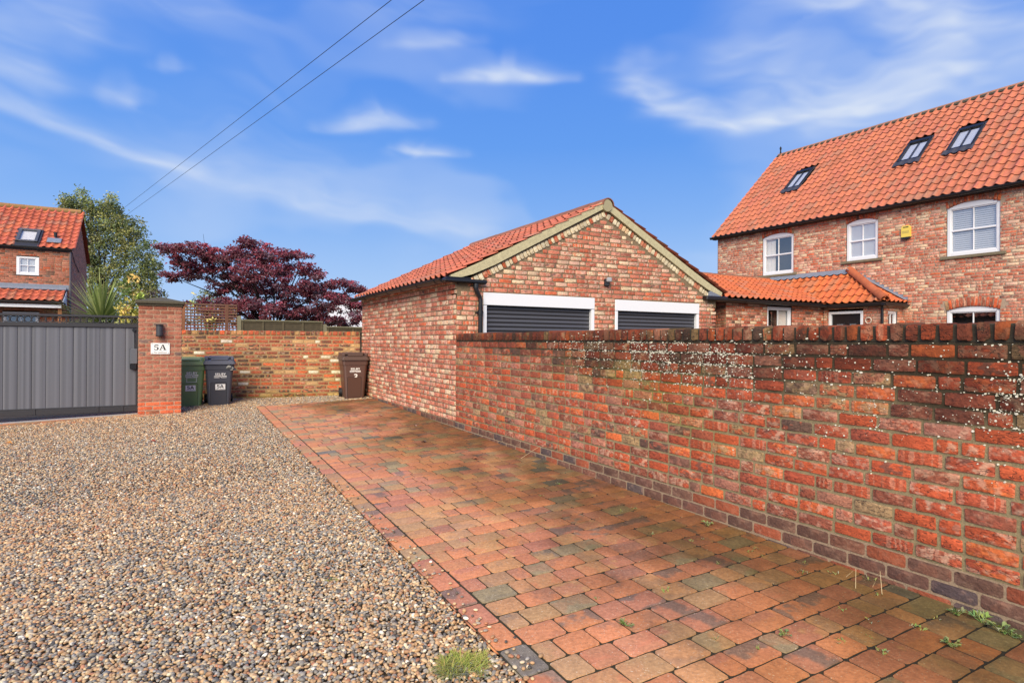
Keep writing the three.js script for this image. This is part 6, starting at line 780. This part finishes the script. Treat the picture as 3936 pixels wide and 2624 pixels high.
weed('largest leafy weed at the foot of the old wall in the near corner', 291, ...onDrive(3784, 2396), 0.065); weed('leafy weed right of the largest one at the foot of the wall', 292, ...onDrive(3850, 2428), 0.055); weed('rightmost small weed at the foot of the old wall', 293, ...onDrive(3898, 2447), 0.042); weed('weed one paver out from the wall, left of the largest weed', 294, ...onDrive(3680, 2362), 0.045); weed('weed standing alone in a joint near the bottom edge, two pavers from the wall', 295, ...onDrive(3662, 2484), 0.04); weed('small weed at the wall foot below the second brick course, farther along', 296, ...onDrive(2720, 2020), 0.045); weed('weed in a joint in the middle of the paving near the bottom edge', 297, ...onDrive(3020, 2440), 0.042); weed('spreading weed in a joint near the gravel side of the paving', 298, ...onDrive(2412, 2405), 0.04);
{ const R = rng(301), G = new Geo(); const many = [[2410, 2400], [2295, 2300], [2390, 1968], [2436, 1955], [2660, 2080], [2505, 2052], [2700, 2072], [2880, 2120], [2910, 2110], [2760, 2165], [2930, 2136], [3080, 2200], [3100, 2165], [3095, 2200], [3345, 2230], [3370, 2285], [3205, 2205], [3545, 2280], [3350, 2390], [3340, 2446], [3540, 2418], [3390, 2505], [3520, 2410], [3600, 2380], [2080, 1905], [1850, 1900], [2150, 1860], [2560, 2270], [2755, 2455], [2915, 2490], [3220, 2465], [3388, 2510], [3240, 2345], [2170, 1770]]; for (const [px, py] of many) { const [x, z] = onDrive(px, py), s = 0.014 + 0.014 * R(); for (let k = 0; k < 9; k++) { const a = R() * 6.283, d = nrm([Math.cos(a), 0.3 + R(), Math.sin(a)]); leaf(G, [x + (R() - 0.5) * s * 2, driveY(x, z) - 0.003, z + (R() - 0.5) * s * 2], nrm([R() - 0.5, 1, R() - 0.5]), d, s * (0.6 + R() * 0.8), s * 0.4, lin(130 + R() * 40, 150 + R() * 26, 66 + R() * 20)); } } const o = G.mesh('weed_sprigs', M.leaf, scene, 'stuff'); o.userData.label = 'tiny green sprigs growing in the joints of the paving'; o.userData.category = 'weeds'; }
{ const s = (label, p, seed) => { const t = thing('dry_stem', label, 'plant stem', p[0]), G = new Geo(); tube(G, p, q => 0.0019 - 0.0008 * q, 5, lin(196, 178, 138)); G.mesh('stem', M.plastic, t); }; const [ax, az] = onDrive(2003, 1762), [bx, bz] = onDrive(3290, 2262), [cx, cz] = onDrive(3392, 2285), y = driveY;
  s('dry straw stem leaning against the wall foot, farther of the stems', [[ax, y(ax, az), az], [ax + 0.12, y(ax, az) + 0.09, az + 0.06], [ax + 0.24, y(ax, az) + 0.16, az + 0.1]]); s('single pale bent grass stem at the wall foot', [[bx, y(bx, bz), bz], [bx + 0.01, y(bx, bz) + 0.11, bz - 0.005], [bx - 0.01, y(bx, bz) + 0.05, bz - 0.05]]); s('pair of pale grass stems nearest the camera at the wall foot', [[cx, y(cx, cz), cz], [cx + 0.015, y(cx, cz) + 0.12, cz - 0.02], [cx + 0.005, y(cx, cz) + 0.02, cz - 0.055]]); }
{ const [x, z] = onDrive(1850, 1655), t = thing('wire_loop', 'black wire loop standing in the paving at the wall foot', 'wire', [x, driveY(x, z), z]), G = new Geo(), y = driveY(x, z), pts = []; for (let k = 0; k <= 14; k++) { const a = -1.57 + k / 14 * 6.283; pts.push([x + Math.cos(a) * 0.028, y + 0.13 + Math.sin(a) * 0.085, z + Math.cos(a) * 0.01]); } tube(G, pts, 0.006, 6); tube(G, [[x, y - 0.01, z], [x, y + 0.06, z]], t2 => 0.028 - 0.014 * t2, 8); G.mesh('loop', M.black, t); }
{ const R = rng(311), spots = [[1340, 1600, 'curled brown leaf just in front of the brown bin'], [1470, 1600, 'orange brown leaf on the paving close to the garage wall corner'], [1285, 1566, 'pale brown leaf on the far paving edge left of the brown bin'], [1600, 1640, 'dark leaf on the paving against the garage plinth'], [1400, 1585, 'small dark leaf between the brown bin and the garage wall'], [1840, 1765, 'lone leaf in the middle of the paving beside the wire loop'], [1640, 1700, 'dark leaf on the paving under the corner where garage meets old wall']]; for (let k = 0; k < spots.length; k++) { const [x, z] = onDrive(...spots[k]), t = new Geo(); const q = k % 2 ? lin(166, 98, 54) : lin(98, 66, 46); leaf(t, [x, driveY(x, z) + 0.006, z], nrm([(R() - 0.5) * 0.5, 1, (R() - 0.5) * 0.5]), nrm([R() - 0.5, 0.1, R() - 0.5]), 0.08, 0.045, q, 0.25); const o = thing('fallen_leaf', spots[k][2], 'leaf', [x, driveY(x, z), z], 'fallen leaves'); t.mesh('blade', M.leaf, o); } const [lx, lz] = onDrive(20, 1708), o = thing('fallen_leaf', 'orange fallen leaf on the gravel in front of the gate', 'leaf', [lx, driveY(lx, lz), lz]), t = new Geo(); leaf(t, [lx, driveY(lx, lz) + 0.02, lz], nrm([0.2, 1, 0.4]), nrm([1, 0.1, 0.2]), 0.08, 0.06, lin(222, 150, 60), 0.25); t.mesh('blade', M.leaf, o); const [rx, rz] = onDrive(577, 1700), p2 = thing('fallen_leaf', 'red brown fallen leaf on the open gravel before the pillar', 'leaf', [rx, driveY(rx, rz), rz]), t2 = new Geo(); leaf(t2, [rx, driveY(rx, rz) + 0.02, rz], nrm([0.1, 1, 0.5]), nrm([1, 0.1, 0.2]), 0.07, 0.04, lin(180, 74, 44), 0.25); t2.mesh('blade', M.leaf, p2); }
renderer.render(scene, camera);
